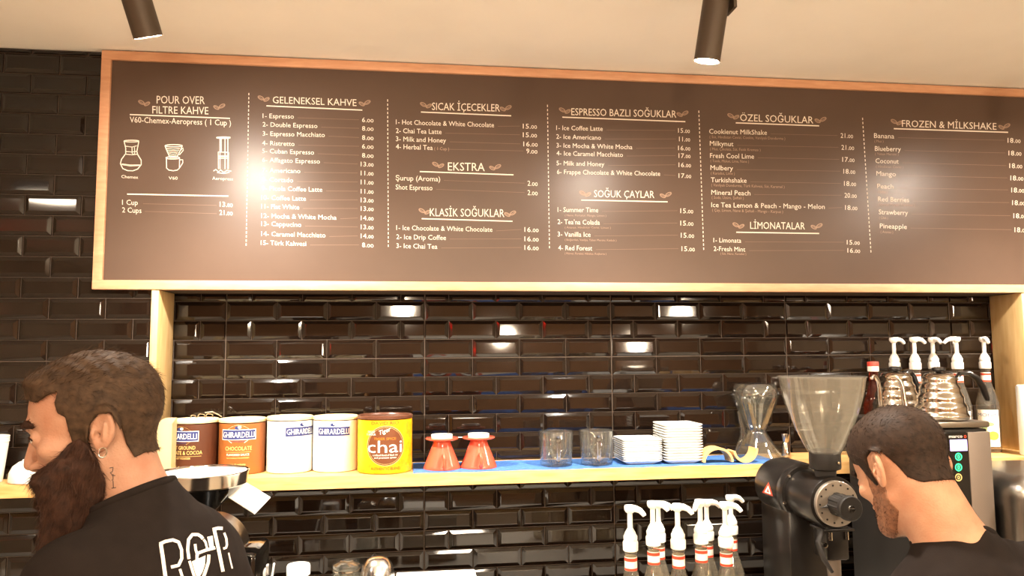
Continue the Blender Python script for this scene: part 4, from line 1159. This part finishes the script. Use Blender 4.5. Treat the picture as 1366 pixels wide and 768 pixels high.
# espresso machine at the right edge
p0 = at(1327, 650, 1.86); zt = at(1350, 631, 1.86).z
t = thing('espresso_machine', (p0.x+0.30, 1.95, CTR), 'dark glossy rounded espresso machine at the right edge below the shelf', 'espresso machine')
MB().box((0, 0, (zt-CTR)/2+0.03), (0.60, 0.36, zt-CTR-0.06), 0.055, seg=6).build('machine_body', M['steeld'], t)
MB().box((0, -0.16, 0.115), (0.5, 0.10, 0.02), 0.006).build('drip_tray', M['steel'], t)
for x in (-0.25, 0.25):
    for y in (-0.13, 0.13):
        MB().lathe([(0, 0), (0.02, 0), (0.022, 0.036), (0, 0.036)], n=20, T=TR(x, y, 0)).build('foot', M['rubber'], t)
text_drop()

# ------------------------------------------------------------------ people: distance fields meshed into one surface
def smin(a, b, k):
    h = np.clip(0.5+0.5*(b-a)/k, 0, 1); return b*(1-h)+a*h-k*h*(1-h)
def smax(a, b, k): return -smin(-a, -b, k)
def ell(P, c, r, R=None):
    q = P-np.array(c, np.float32)
    if R is not None: q = q @ np.array(R, np.float32)
    r = np.array(r, np.float32)
    k0 = np.sqrt(((q/r)**2).sum(-1)); k1 = np.sqrt(((q/(r*r))**2).sum(-1))+1e-9
    return k0*(k0-1)/k1
def rc(P, a, b, r1, r2):
    a = np.array(a, np.float32); b = np.array(b, np.float32)
    pa = P-a; ba = b-a
    h = np.clip((pa @ ba)/float(ba @ ba), 0, 1)
    return np.sqrt(((pa-h[..., None]*ba)**2).sum(-1))-(r1+(r2-r1)*h)
def poly2(x, z, pts):
    pts = np.array(pts, np.float32); n = len(pts)
    d = np.full(x.shape, 1e9, np.float32); s = np.ones(x.shape, np.float32)
    j = n-1
    for i in range(n):
        ex, ez = pts[j]-pts[i]
        wx, wz = x-pts[i, 0], z-pts[i, 1]
        t = np.clip((wx*ex+wz*ez)/(ex*ex+ez*ez+1e-9), 0, 1)
        d = np.minimum(d, (wx-ex*t)**2+(wz-ez*t)**2)
        c1 = z >= pts[i, 1]; c2 = z < pts[j, 1]; c3 = ex*wz > ez*wx
        s = np.where((c1 & c2 & c3) | (~c1 & ~c2 & ~c3), -s, s)
        j = i
    return s*np.sqrt(d)
def nets(fn, lo, hi, h):
    """naive surface nets of fn < 0 on a grid of step h"""
    ax = [np.arange(lo[i], hi[i]+h, h, dtype=np.float32) for i in range(3)]
    P = np.stack(np.meshgrid(*ax, indexing='ij'), -1)
    D = fn(P).astype(np.float32)
    D[0] = D[-1] = 1; D[:, 0] = D[:, -1] = 1; D[:, :, 0] = D[:, :, -1] = 1
    I = D < 0
    nx, ny, nz = D.shape
    cnt = np.zeros((nx-1, ny-1, nz-1), np.int8)
    cor = [(a, b, c) for a in (0, 1) for b in (0, 1) for c in (0, 1)]
    for a, b, c in cor: cnt += I[a:nx-1+a, b:ny-1+b, c:nz-1+c]
    act = np.argwhere((cnt > 0) & (cnt < 8))
    ids = -np.ones(cnt.shape, np.int64); ids[tuple(act.T)] = np.arange(len(act))
    acc = np.zeros((len(act), 3)); num = np.zeros(len(act))
    for a in range(8):
        for bit in range(3):
            ca = cor[a]
            if ca[bit]: continue
            cb = list(ca); cb[bit] = 1
            A = act+np.array(ca); B = act+np.array(cb)
            da = D[tuple(A.T)]; db = D[tuple(B.T)]
            m = (da < 0) != (db < 0)
            t = np.where(m, da/(da-db+1e-12), 0)
            acc += np.where(m[:, None], A+t[:, None]*(B-A), 0); num += m
    V = np.array(lo)+h*acc/num[:, None]
    F_ = []
    for d in range(3):
        o1, o2 = (d+1) % 3, (d+2) % 3
        sl0 = [slice(None)]*3; sl1 = [slice(None)]*3
        sl0[d] = slice(0, -1); sl1[d] = slice(1, None)
        a, b = I[tuple(sl0)], I[tuple(sl1)]
        E_ = np.argwhere(a != b)
        ok = (E_[:, o1] > 0) & (E_[:, o2] > 0) & (E_[:, o1] < D.shape[o1]-1) & (E_[:, o2] < D.shape[o2]-1)
        E_ = E_[ok]
        fl = a[tuple(E_.T)]
        q = []
        for u, v in ((1, 1), (0, 1), (0, 0), (1, 0)):
            c = E_.copy(); c[:, o1] -= u; c[:, o2] -= v; q.append(ids[tuple(c.T)])
        q = np.stack(q, 1)
        q[~fl] = q[~fl][:, ::-1]
        F_.append(q)
    return V, np.concatenate(F_)
def mesh_of(name, V, F_, m, parent, T, k=0.001):
    """V in millimetres in a local frame, T the frame; the result sits under parent"""
    T = np.array(T)
    W = (V*k) @ T[:3, :3].T+T[:3, 3]-np.array(parent.location)
    me = bpy.data.meshes.new(name)
    me.from_pydata(W.tolist(), [], F_.tolist() if hasattr(F_, 'tolist') else F_)
    me.materials.append(m)
    me.polygons.foreach_set('use_smooth', [True]*len(me.polygons)); me.update()
    o = bpy.data.objects.new(name, me); COL.objects.link(o); o.parent = parent
    return o
def strands(V, F_, n, flow, L, w, keep=None, lift=0.5, jit=0.35, bend=0.0, seg=3):
    """thin tapering hairs rooted on a surface"""
    V = np.asarray(V); F_ = np.asarray(F_)
    a, b, c = V[F_[:, 0]], V[F_[:, 1]], V[F_[:, 2]]
    nr = np.cross(b-a, c-a); ar = np.linalg.norm(nr, axis=1)
    nr = nr/(ar[:, None]+1e-9)
    pick = RNG.choice(len(F_), n*3, p=ar/ar.sum())
    u = RNG.random((n*3, 1)); v = RNG.random((n*3, 1))
    p = a[pick]+(b-a)[pick]*u+(c-a)[pick]*v*(1-0.0*u); N = nr[pick]
    if keep is not None:
        m = keep(p); p, N = p[m], N[m]
    p, N = p[:n], N[:n]; n = len(p)
    f = flow(p)
    f = f-(f*N).sum(1)[:, None]*N
    f /= np.linalg.norm(f, axis=1)[:, None]+1e-6
    d = f+N*lift+RNG.normal(0, jit, (n, 3)); d /= np.linalg.norm(d, axis=1)[:, None]
    Ls = L*RNG.uniform(0.6, 1.3, n)[:, None] if np.isscalar(L) else L(p)[:, None]*RNG.uniform(0.6, 1.25, n)[:, None]
    s = np.cross(d, RNG.normal(0, 1, (n, 3))); s /= np.linalg.norm(s, axis=1)[:, None]+1e-6
    vs = []; g = np.array([[0, 0, -1.0]])
    for k in range(seg+1):
        t = k/seg
        q = p-N*0.6+d*Ls*t+(g*bend-N*lift*0.35)*Ls*t*t
        wd_ = w*(1-0.85*t)/2
        vs += [q+s*wd_, q-s*wd_]
    VV = np.stack(vs, 1).reshape(-1, 3)
    base = (np.arange(n)*(2*(seg+1)))[:, None]
    FF = np.concatenate([base+np.array([[2*k, 2*k+1, 2*k+3, 2*k+2]]) for k in range(seg)])
    return VV, FF
def joinm(*VF):
    Vs, Fs, o = [], [], 0
    for V, F_ in VF:
        Vs.append(np.asarray(V)); Fs.append(np.asarray(F_)+o); o += len(V)
    return np.concatenate(Vs), np.concatenate(Fs)
def frame(origin, fx, fy, fz):
    T = Matrix((fx, fy, fz)).transposed().to_4x4(); T.translation = origin; return T
def viewdirs(px):
    d = ray(px, 480); d = Vector((d.x, d.y, 0)).normalized()
    return Vector((d.y, -d.x, 0)), d

# canonical head, millimetres: the face looks along -x, its left side is -y, z up; crown about 116, chin about -117
def head_field(P, neck, nr=(56, 60), slim=0.0):
    d = ell(P, (4, 0, 34), (97, 75, 82))
    d = smin(d, ell(P, (-33, 0, -28), (50, 57, 76)), 26)
    d = smin(d, ell(P, (-52, 0, -88), (36, 34, 26)), 22)
    for s in (-1, 1):
        d = smin(d, rc(P, (2, s*50, -52), (-62, s*20, -98), 17, 15), 20)
        d = smin(d, ell(P, (-52, s*49, -25), (21, 14, 14)), 16)
    d = smin(d, rc(P, (-84, -25, 14), (-84, 25, 14), 10, 10), 14)
    for s in (-1, 1):
        d = smax(d, -ell(P, (-104, s*33, -9), (26, 20, 14)), 7)
    nose = smin(rc(P, (-83, 0, 2), (-94, 0, -40), 6.5, 8.5), ell(P, (-94, 0, -49), (10, 9.5, 9)), 6)
    for s in (-1, 1):
        nose = smin(nose, ell(P, (-82, s*13, -52), (13, 7.5, 8)), 4)
        nose = smax(nose, -ell(P, (-90, s*7, -61), (6, 3.5, 5)), 2)
    d = smin(d, nose, 5)
    d = smin(d, ell(P, (-80, 0, -70), (12, 24, 6)), 5)
    d = smin(d, ell(P, (-79, 0, -81), (12, 21, 7)), 5)
    for s in (-1, 1):
        lid = ell(P, (-73, s*31, -7), (14.5, 15.5, 13.0))
        lid = smax(lid, -ell(P, (-93, s*32, -8), (18, 14, 4.6)), 2)
        d = smin(d, lid, 4)
    d = smin(d, rc(P, (30, 0, -40), neck, nr[0], nr[1]), 22)
    nk2 = (neck[0]*1.0+14, neck[1], neck[2]-70)
    d = smin(d, rc(P, neck, nk2, nr[1], nr[1]+14), 20)
    c, sn = math.cos(0.32), math.sin(0.32)
    for s in (-1, 1):
        # ear plane: flared back, top leaning back
        e1 = np.array([[math.cos(0.42), s*math.sin(0.42), 0], [-s*math.sin(0.42), math.cos(0.42), 0], [0, 0, 1.0]]).T
        e2 = np.array([[math.cos(0.20), 0, math.sin(0.20)], [0, 1, 0], [-math.sin(0.20), 0, math.cos(0.20)]])
        Rm = e1 @ e2
        C = np.array((23, s*78, -4.0))
        q = (P-C.astype(np.float32)) @ Rm.astype(np.float32)
        x, y, z = q[..., 0], q[..., 1]*s, q[..., 2]
        wdt = 19.5-0.16*np.clip(-z, 0, 40)
        rr = np.sqrt((x/np.maximum(wdt, 6))**2+(z/32.0)**2)
        ear = np.maximum((rr-1)*17, np.abs(y)-4.5)
        ear = smax((rr-1)*17, np.abs(y+1.0)-4.8, 4)
        dish = ell(q*np.array((1, s, 1), np.float32), (-1.5, 6.0, 4.0), (13.0, 7.0, 22.5))
        ear = smax(ear, -dish, 3)
        ridge = rc(q*np.array((1, s, 1), np.float32), (5, 3.0, -10), (4, 3.0, 12), 3.2, 3.0)
        ear = smin(ear, ridge, 4)
        trag = ell(q*np.array((1, s, 1), np.float32), (-13, 3.0, -5), (5, 4, 7))
        ear = smin(ear, trag, 3)
        hole = ell(q*np.array((1, s, 1), np.float32), (-6.5, 3.5, -5), (4.5, 7, 6))
        ear = smax(ear, -hole, 2)
        d = smin(d, ear, 5)
    return d
def hand_field(P, w_, di, up_, side):
    """palm and five bent fingers from the wrist w_ along di"""
    w_ = np.array(w_); di = np.array(di)/np.linalg.norm(di); up_ = np.array(up_)
    sd = np.cross(di, up_); sd /= np.linalg.norm(sd); up_ = np.cross(sd, di)
    d = rc(P, w_, w_+di*40, 24, 26)
    d = smin(d, rc(P, w_+di*55-sd*22, w_+di*55+sd*24, 14, 13), 22)
    for i, (o, L) in enumerate(((-30, 66), (-10, 76), (10, 70), (29, 54))):
        a = w_+di*82+sd*o; b = a+di*L*0.5-up_*L*0.16; c = b+di*L*0.38-up_*L*0.34
        d = smin(d, rc(P, w_+di*50+sd*o*0.8, a, 11, 10), 6)
        d = smin(d, smin(rc(P, a, b, 9.5, 8.5), rc(P, b, c, 8.5, 7), 3), 3)
    a = w_+di*22+sd*(-side)*(-24); b = a+di*34+sd*side*26-up_*8; c = b+di*28+sd*side*4-up_*10
    return smin(d, smin(rc(P, a, b, 13, 11), rc(P, b, c, 10.5, 8), 4), 9)

def make_person(name, label, hc, fdir, pitch, roll, N, bdir, lean, S, opts):
    """hc head centre, fdir where the face points, N base of the neck, bdir where the chest points, S head scale"""
    root = thing(name, (N.x, N.y, 0), label, 'person')
    yaw = math.atan2(-fdir.y, -fdir.x)
    Rh = (RZ(yaw) @ RY(pitch) @ RX(roll)).to_3x3()
    TH = (Matrix.Translation(hc) @ Rh.to_4x4() @ Matrix.Scale(S, 4))
    THi = TH.inverted()
    def can(px, py, y=0.0):
        """a photo pixel on the head's own plane at side offset y (mm)"""
        o = THi @ CAMP; d = (THi.to_3x3() @ ray(px, py))
        t = (y*0.001-o.y)/d.y
        q = (o+d*t)*1000
        return q.x, q.z
    neck = tuple((THi @ N)*1000)
    hf = lambda P: head_field(P, neck, opts.get('nr', (56, 60)))
    lo, hi = (-130, -105, -215), (125, 105, 128)
    hi = (max(125, neck[0]+95), hi[1], hi[2]); lo = (lo[0], lo[1], min(lo[2], neck[2]-95))
    VH, FH = nets(hf, lo, hi, opts.get('h', 2.4))
    # the trunk, in its own frame: x right, y forward, z up
    fw = bdir.normalized(); rt_ = Vector((fw.y, -fw.x, 0))
    B0 = frame(N, rt_, fw, Vector((0, 0, 1))) @ RX(-lean)
    B = np.array(B0)
    Bi = B0.inverted()
    sh = opts['shoulder']; drop = opts['drop']
    def shoulder_pt(s): return np.array((s*sh, opts.get('fwd', 18), -drop[0 if s < 0 else 1]))
    def trunk(P):
        d = rc(P, (0, 2, 20), (0, -4, -60), 57, 70)
        for s in (-1, 1):
            sp = shoulder_pt(s)
            d = smin(d, rc(P, (s*25, -8, -18), (sp[0]*0.80, sp[1]-18, sp[2]+14), 46, 42), 34)
            d = smin(d, ell(P, sp, (56, 58, 60)), 34)
            d = smin(d, ell(P, (s*72, -58, -150), (70, 34, 95)), 40)
            d = smin(d, ell(P, (s*70, 62, -165), (72, 44, 70)), 40)
        d = smin(d, ell(P, (0, 6, -195), (158, 104, 190)), 40)
        d = smin(d, ell(P, (0, 12, -400), (146, 104, 190)), 50)
        return d
    def arm_pts(s):
        sp = shoulder_pt(s)
        return sp, sp+np.array((s*40, 40, -275)), sp+np.array((s*10, 255, -395))
    def shirt_f(P):
        d = trunk(P)-7
        d += 1.3*np.sin(P[..., 0]*0.045+P[..., 2]*0.03)*np.sin(P[..., 2]*0.05+P[..., 1]*0.035)+0.9*np.sin(P[..., 0]*0.11-P[..., 2]*0.07+P[..., 1]*0.05)
        for s in (-1, 1):
            a, b, c = arm_pts(s)
            d = smin(d, smax(rc(P, a, b, 58, 54), -((P-(a+(b-a)*0.62).astype(np.float32)) @ (-(b-a)/np.linalg.norm(b-a)).astype(np.float32)), 6), 26)
        cz, cy = opts.get('collar', (14, 0.28))
        d = smax(d, (P[..., 2]+P[..., 1]*cy-cz)/math.sqrt(1+cy*cy), 5)
        return smax(d, -(P[..., 2]+560), 6)
    VS, FS = nets(shirt_f, (-300, -190, -580), (300, 220, 70), 6.0)
    shirt = mesh_of('t_shirt', VS, FS, M['shirt'], root, B)
    def rim_ring():
        # ribbed collar follows the cut of the shirt round the neck
        cz, cy = opts.get('collar', (14, 0.28))
        pts = []
        for k in range(73):
            a = 2*pi*k/72
            dx, dy = math.cos(a), math.sin(a)
            r = np.linspace(20, 150, 400, dtype=np.float32)
            Q = np.stack([r*dx, r*dy, cz-cy*r*dy-3.0], -1).astype(np.float32)
            v = trunk(Q)-7
            i = np.argmax(v > 0)
            pts.append(Q[i])
        return pts
    cb = MB().tube(rim_ring(), 4.2, n=8, flat=(0.7, 1.6))
    collar = mesh_of('collar', np.array(cb.v), cb.f, M['shirt'], root, B)
    collar.parent = shirt
    # bare forearms and hands, joined with the head into one body
    HB = np.linalg.inv(np.array(TH)) @ B
    parts = [(VH, FH)]
    for s in (-1, 1):
        a, b, c = arm_pts(s)
        fd = (c-b)/np.linalg.norm(c-b)
        def arm_f(P):
            d = smin(rc(P, a, b, 50, 40), rc(P, b, c, 41, 27), 14)
            return smin(d, hand_field(P, c, fd, (0, 0.3, 1.0), s), 8)
        tip = c+fd*190
        allp = np.stack([a, b, c, tip]); mn, mx = allp.min(0)-75, allp.max(0)+75
        VA, FA = nets(arm_f, mn, mx, 4.5)
        VA = (VA*0.001) @ HB[:3, :3].T+HB[:3, 3]
        parts.append((VA*1000, FA))
    Vb, Fb = joinm(*parts)
    body = mesh_of('body', Vb, Fb, opts['skin'], root, TH)
    # legs
    pel = B0 @ Vector((0, 0.02, -0.50)); 
    hipz = 0.92
    base = Vector((pel.x, pel.y, 0))
    LF = frame(base, rt_, fw, Vector((0, 0, 1)))
    pz = pel.z*1000
    def legs_f(P):
        d = ell(P, (0, 0, pz-60), (152, 108, 150))
        for s in (-1, 1):
            d = smin(d, smin(rc(P, (s*82, 0, pz-130), (s*92, 14, 500), 86, 62), rc(P, (s*92, 14, 500), (s*100, -8, 85), 60, 50), 20), 24)
        return smax(d, -(P[..., 2]-42), 4)
    VL, FL = nets(legs_f, (-230, -170, 20), (230, 170, pz+110), 9.0)
    mesh_of('trousers', VL, FL, M['trouser'], root, LF)
    for s in (-1, 1):
        def shoe_f(P):
            d = smin(ell(P, (s*102, 60, 38), (48, 145, 44)), ell(P, (s*101, -10, 60), (50, 62, 62)), 20)
            return smax(d, -(P[..., 2]-1), 3)
        VS2, FS2 = nets(shoe_f, (s*102-70, -110, -10), (s*102+70, 220, 140), 6)
        mesh_of('shoe', VS2, FS2, M['shoe'], root, LF)
    # eyes
    for s in (-1, 1):
        V = []; b = MB().lathe([(12.2*math.sin(pi*i/14), -12.2*math.cos(pi*i/14)) for i in range(15)], n=28, T=TR(-74.0, s*31, -7.5) @ RY(-pi/2))
        e = mesh_of('eye', np.array(b.v), b.f, M['eye'], root, TH)
        b = MB().lathe([(0, 12.6), (3.5, 12.2), (5.6, 11.2), (5.6, 10.6), (0, 10.6)], n=24, T=TR(-74.0, s*31, -7.5) @ RY(-pi/2))
        ir = mesh_of('iris', np.array(b.v), b.f, M['iris'], root, TH); ir.parent = e
    return root, TH, can, hf, (VH, FH), hi, B0, shirt, body, neck

def side_poly(P, pts): return poly2(P[..., 0], P[..., 2], pts)

# ---- the bearded man, left
r1, d1 = viewdirs(130)
hcL = at(127, 569, 1.335)
NL = at(181, 676, 1.345)
fL = (-r1*math.cos(0.16)+d1*math.sin(0.16)).normalized()
bL = (-r1*0.80+d1*0.60).normalized()
optL = dict(skin=M['skin'], shoulder=156, drop=(80, 108), collar=(20, 0.10), nr=(54, 58), h=2.2)
rootL, TL, canL, hfL, skL, hiL, BLf, shirtL, bodyL, neckL = make_person('person', 'bearded person in profile wearing a black printed t-shirt, at left behind the bar', hcL, fL, math.radians(-5), 0.0, NL, bL, math.radians(20), 1.0, optL)
S_ = -66
hp = [canL(x, y, S_) for x, y in ((20, 430), (262, 430), (262, 560), (236, 606))]+[canL(x, y, S_) for x, y in ((205, 606), (190, 606), (178, 612), (167, 594), (160, 566), (152, 549), (132, 552), (121, 566), (117, 592), (97, 592), (92, 575), (88, 556), (77, 551), (73, 538), (77, 522), (60, 528), (44, 538), (20, 534))]
qc = canL(64, 507)
def hairL(P):
    hd = hfL(P)
    x, y, z = P[..., 0], P[..., 1], P[..., 2]
    top = np.clip((z-30)/60, 0, 1)
    t = 5.0+5.0*top+1.6*np.sin(x*0.16+z*0.1)*np.sin(y*0.17+x*0.05)*top
    d = hd-t
    d = smin(d, ell(P, (qc[0]-4, 0, qc[1]-2), (31, 48, 16)), 16)
    d = smax(d, side_poly(P, hp), 3)
    return smax(d, -(hd+3), 2)
VHr, FHr = nets(hairL, (-135, -100, -70), (130, 100, 145), 2.4)
def flow_head(p):
    f = np.stack([0.9+0*p[:, 0], 0.15*np.sign(p[:, 1]), -0.0*p[:, 2]-0.5], 1)
    top = p[:, 2] > 70
    f[top] = np.array([0.8, 0.0, 0.15])
    return f
def hair_len(p): return np.where(p[:, 2] > 55, 14.0, 7.0)
SV = strands(VHr, FHr, 9000, flow_head, hair_len, 0.8, lift=0.30, jit=0.28)
def fringe(poly, wid):
    def k(p):
        d = poly2(p[:, 0].astype(np.float32), p[:, 2].astype(np.float32), poly)
        return (d > -1) & (d < wid*RNG.random(len(p))) & (np.abs(p[:, 1]) < 86) & (p[:, 0] > -75)
    return k
def not_ear(k, r=34): return lambda p: k(p) & (((p[:, 0]-23)/24)**2+((p[:, 2]+4)/r)**2 > 1)
SF = strands(*skL, 900, flow_head, 4.0, 0.6, keep=not_ear(fringe(hp, 7.0)), lift=0.25, jit=0.3)
mesh_of('hair', *joinm((VHr, FHr), SV, SF), M['hair'], rootL, TL)
bp_ = [canL(x, y, -60) for x, y in ((108, 584), (120, 590), (130, 612), (138, 641), (135, 662), (124, 692), (110, 730), (98, 790), (34, 800), (44, 740), (49, 700), (51, 682))]+[canL(x, y, -20) for x, y in ((53, 655), (46, 641), (49, 634))]+[canL(x, y, -50) for x, y in ((57, 627), (67, 618), (81, 605), (93, 592))]
def beardL(P):
    hd = hfL(P)
    x, y, z = P[..., 0], P[..., 1], P[..., 2]
    pl = side_poly(P, bp_)
    wd_ = np.interp(z, [-330, -240, -160, -110, -60, 0], [20, 44, 58, 66, 74, 80]).astype(np.float32)
    shell = smax(hd-7, pl, 4)
    vol = smax(pl, np.sqrt(y*y*1.0)-wd_*np.clip(1-((x+95)/-90.0), 0.55, 1.0), 26)
    vol = smax(vol, z+48, 12)
    d = smin(shell, vol, 10)
    d += 1.6*np.sin(z*0.10+y*0.13)*np.sin(x*0.14+y*0.08)
    return smax(d, -(hd+3), 2)
VBd, FBd = nets(beardL, (-140, -95, -350), (60, 95, 20), 3.0)
def flow_beard(p):
    return np.stack([-0.25+0*p[:, 0], 0.12*np.sign(p[:, 1]), -1+0*p[:, 0]], 1)
SV = strands(VBd, FBd, 9000, flow_beard, 16.0, 0.8, lift=0.30, jit=0.38, bend=0.2)
mesh_of('beard', *joinm((VBd, FBd), SV), M['beard'], rootL, TL)
def brow_field(hf):
    def f(P):
        hd = hf(P); d = 1e3
        for s in (-1, 1):
            q = smin(rc(P, (-97, s*12, 11), (-88, s*36, 17), 7.0, 6.0), rc(P, (-88, s*36, 17), (-76, s*52, 12), 6.0, 3.2), 3)
            d = np.minimum(d, q)
        d = smax(d, hd-4.5, 2)
        for s in (-1, 1):
            d = np.minimum(d, np.minimum(rc(P, (-84.0, s*20, -6), (-87.6, s*31, -3.2), 1.1, 1.6), rc(P, (-87.6, s*31, -3.2), (-80.5, s*45, -7.5), 1.6, 1.4)))
        return d
    return f
def brow_flow(p): return np.stack([0.6+0*p[:, 0], 0.9*np.sign(p[:, 1]), 0.25+0*p[:, 0]], 1)
VBr, FBr = nets(brow_field(hfL), (-115, -70, -14), (-50, 70, 40), 1.6)
mesh_of('eyebrows', *joinm((VBr, FBr), strands(VBr, FBr, 900, brow_flow, 8.0, 0.7, lift=0.3)), M['beard'], rootL, TL)

def tree_of(o):
    me = o.data
    off = Vector(o.parent.location) if o.parent else Vector()
    return BVHTree.FromPolygons([v.co+off for v in me.vertices], [tuple(p.vertices) for p in me.polygons])
def print_on(tree, b, vs, fs, lift=0.0012, mi=0):
    """press a flat drawing, given where the photograph shows it, onto a surface"""
    out = []; ok = []
    for x, y in vs:
        d = ray(x, y).normalized()
        loc, nr, i, ds = tree.ray_cast(CAMP, d)
        ok.append(loc is not None)
        out.append((loc+(nr if nr.dot(d) < 0 else -nr)*lift) if loc is not None else Vector((0, 0, 0)))
    good = []
    for f in fs:
        if all(ok[i] for i in f) and max((out[f[0]]-out[i]).length for i in f) < 0.03: good.append(f)
    b.add(out, good, mi)
def dense(pts, step=2.0, closed=False):
    o = []
    for a, c in zip(pts, pts[1:]):
        n = max(1, int(math.hypot(c[0]-a[0], c[1]-a[1])/step))
        o += [(a[0]+(c[0]-a[0])*k/n, a[1]+(c[1]-a[1])*k/n) for k in range(n)]
    return o+[pts[-1]]
tS = tree_of(shirtL)
b = MB()
def K(*p): return [(200+x/6, 640+y/6) for x, y in p]
def stroke(pts, w): print_on(tS, b, *strip2d(dense(pts), w))
stroke(K((124, 800), (100, 620), (84, 515)), 5.0)
stroke(K((74, 516), (120, 495), (180, 483), (225, 500), (248, 560), (250, 630), (225, 685), (165, 700)), 4.2)
stroke(K((235, 715), (262, 800)), 3.6)
stroke(K((308, 635), (298, 560), (305, 480), (335, 440), (380, 440), (412, 460)), 4.2)
stroke(K((425, 480), (440, 500), (448, 530)), 3.2); stroke(K((405, 455), (420, 475)), 4.2)
stroke(K((372, 640), (372, 590), (440, 565), (518, 545)), 4.0)
stroke(K((378, 610), (362, 560), (357, 515)), 3.6)
stroke(K((470, 455), (490, 545)), 5.6)
stroke(K((490, 450), (500, 540)), 2.6)
stroke(K((448, 530), (455, 560)), 3.0)
stroke(K((312, 650), (355, 790)), 3.6)
stroke(K((467, 600), (463, 660), (440, 730), (415, 800)), 4.4)
vs = K((330, 655), (440, 605), (435, 680), (415, 740), (380, 800), (362, 760))
g = []
nn = 10
cx_, cy_ = sum(v[0] for v in vs)/6, sum(v[1] for v in vs)/6
ringp = dense(vs+[vs[0]], 3.0)[:-1]
allv = [(cx_, cy_)]; fs = []
for f in (0.33, 0.66, 1.0): allv += [(cx_+(x-cx_)*f, cy_+(y-cy_)*f) for x, y in ringp]
m_ = len(ringp)
for k in range(m_):
    fs.append((0, 1+k, 1+(k+1) % m_))
    for l in (0, 1): fs.append((1+l*m_+k, 1+l*m_+(k+1) % m_, 1+(l+1)*m_+(k+1) % m_, 1+(l+1)*m_+k))
print_on(tS, b, allv, fs)
stroke(K((580, 735), (545, 560), (510, 400)), 4.6)
stroke(K((498, 400), (540, 388), (578, 390)), 4.4)
stroke(K((590, 425), (607, 470), (612, 520), (605, 545), (582, 552)), 3.0)
stroke(K((626, 585), (640, 650), (655, 710)), 2.0)
o = b.build('shirt_print', M['print'], rootL, smooth=0)
for v in o.data.vertices: v.co -= Vector(rootL.location)
o.parent = shirtL
tB = tree_of(bodyL)
b = MB()
for pts in (((146, 624), (151, 623), (150, 629), (147, 630), (150, 633)), ((151, 632), (151, 640), (149, 640)), ((149, 634), (154, 634)), ((151, 641), (151.5, 650)), ((149, 651), (155, 650))):
    print_on(tB, b, *strip2d(dense(list(pts), 1.5), 1.1), lift=0.0006)
o = b.build('tattoo', M['ink'], rootL, smooth=0)
for v in o.data.vertices: v.co -= Vector(rootL.location)
loc, nr, i, ds = tB.ray_cast(CAMP, ray(138.5, 598).normalized())
if loc is None: loc = at(138.5, 598, 1.27)
T_ = Matrix.Translation(Vector(loc)+Vector((0, -0.004, -0.006))-Vector(rootL.location))
er = MB().tube([(0.0065*math.cos(2*pi*k/24)*0.8, 0.002*math.cos(2*pi*k/24), 0.0075*math.sin(2*pi*k/24)) for k in range(25)], 0.0011, n=8, T=T_)
er.build('earring', M['steel'], rootL)

# ---- the bent man, right, seen from behind
r2, d2 = viewdirs(1203)
hcR = at(1203, 626, 1.405)
NR = at(1275, 736, 1.335)
fR = (-r2*0.70+d2*0.71).normalized()
bR = (-r2*0.52+d2*0.85).normalized()
optR = dict(skin=M['skinr'], shoulder=172, drop=(118, 48), collar=(26, 0.05), nr=(58, 66), h=2.4, fwd=40)
rootR, TRr, canR, hfR, skR, hiR, BRf, shirtR, bodyR, neckR = make_person('person', 'short haired person in a plain black t-shirt bending over, at right seen from behind', hcR, fR, math.radians(-24), 0.0, NR, bR, math.radians(28), 1.0, optR)
hp2 = [(-140, 66), (-84, 64), (-64, 48), (-52, 30), (-30, 20), (-22, -4), (-14, -26), (-6, -26), (-5, 8), (2, 27), (22, 36), (41, 26), (50, 0), (58, -28), (75, -44), (140, -52), (150, 160), (-150, 160)]
def hairR(P):
    hd = hfR(P)
    z = P[..., 2]; x = P[..., 0]
    t = 3.0+6.0*np.clip((z-10)/70, 0, 1)
    d = smax(hd-t, side_poly(P, hp2), 3)
    return smax(d, -(hd+3), 2)
VHr, FHr = nets(hairR, (-130, -100, -80), (130, 100, 140), 2.4)
SV = strands(VHr, FHr, 9000, flow_head, 7.5, 0.8, lift=0.35, jit=0.3)
SF = strands(*skR, 1800, flow_head, 3.0, 0.55, keep=not_ear(fringe(hp2, 12.0)), lift=0.25, jit=0.3)
mesh_of('hair', *joinm((VHr, FHr), SV, SF), M['hairr'], rootR, TRr)
bp2 = [(-26, 6), (-6, 6), (12, -40), (8, -80), (-40, -112), (-90, -128), (-130, -120), (-120, -60), (-92, -57), (-76, -60), (-60, -58), (-34, -40)]
def beardR(P):
    hd = hfR(P)
    return smax(smax(hd-1.6, side_poly(P, bp2), 3), -(hd+2), 2)
VBd, FBd = nets(beardR, (-130, -95, -140), (30, 95, 20), 2.4)
SV = strands(VBd, FBd, 5000, flow_beard, 4.5, 0.55, lift=0.5, jit=0.4)
SF = strands(*skR, 1500, flow_beard, 3.0, 0.5, keep=not_ear(fringe(bp2, 12.0)), lift=0.4, jit=0.4)
st = mesh_of('stubble_beard', VBd, FBd, M['stub'], rootR, TRr)
sh_ = mesh_of('beard_hairs', *joinm(SV, SF), M['hairr'], rootR, TRr); sh_.parent = st
VBr, FBr = nets(brow_field(hfR), (-115, -70, -10), (-50, 70, 40), 1.8)
mesh_of('eyebrows', *joinm((VBr, FBr), strands(VBr, FBr, 900, brow_flow, 8.0, 0.7, lift=0.3)), M['hairr'], rootR, TRr)
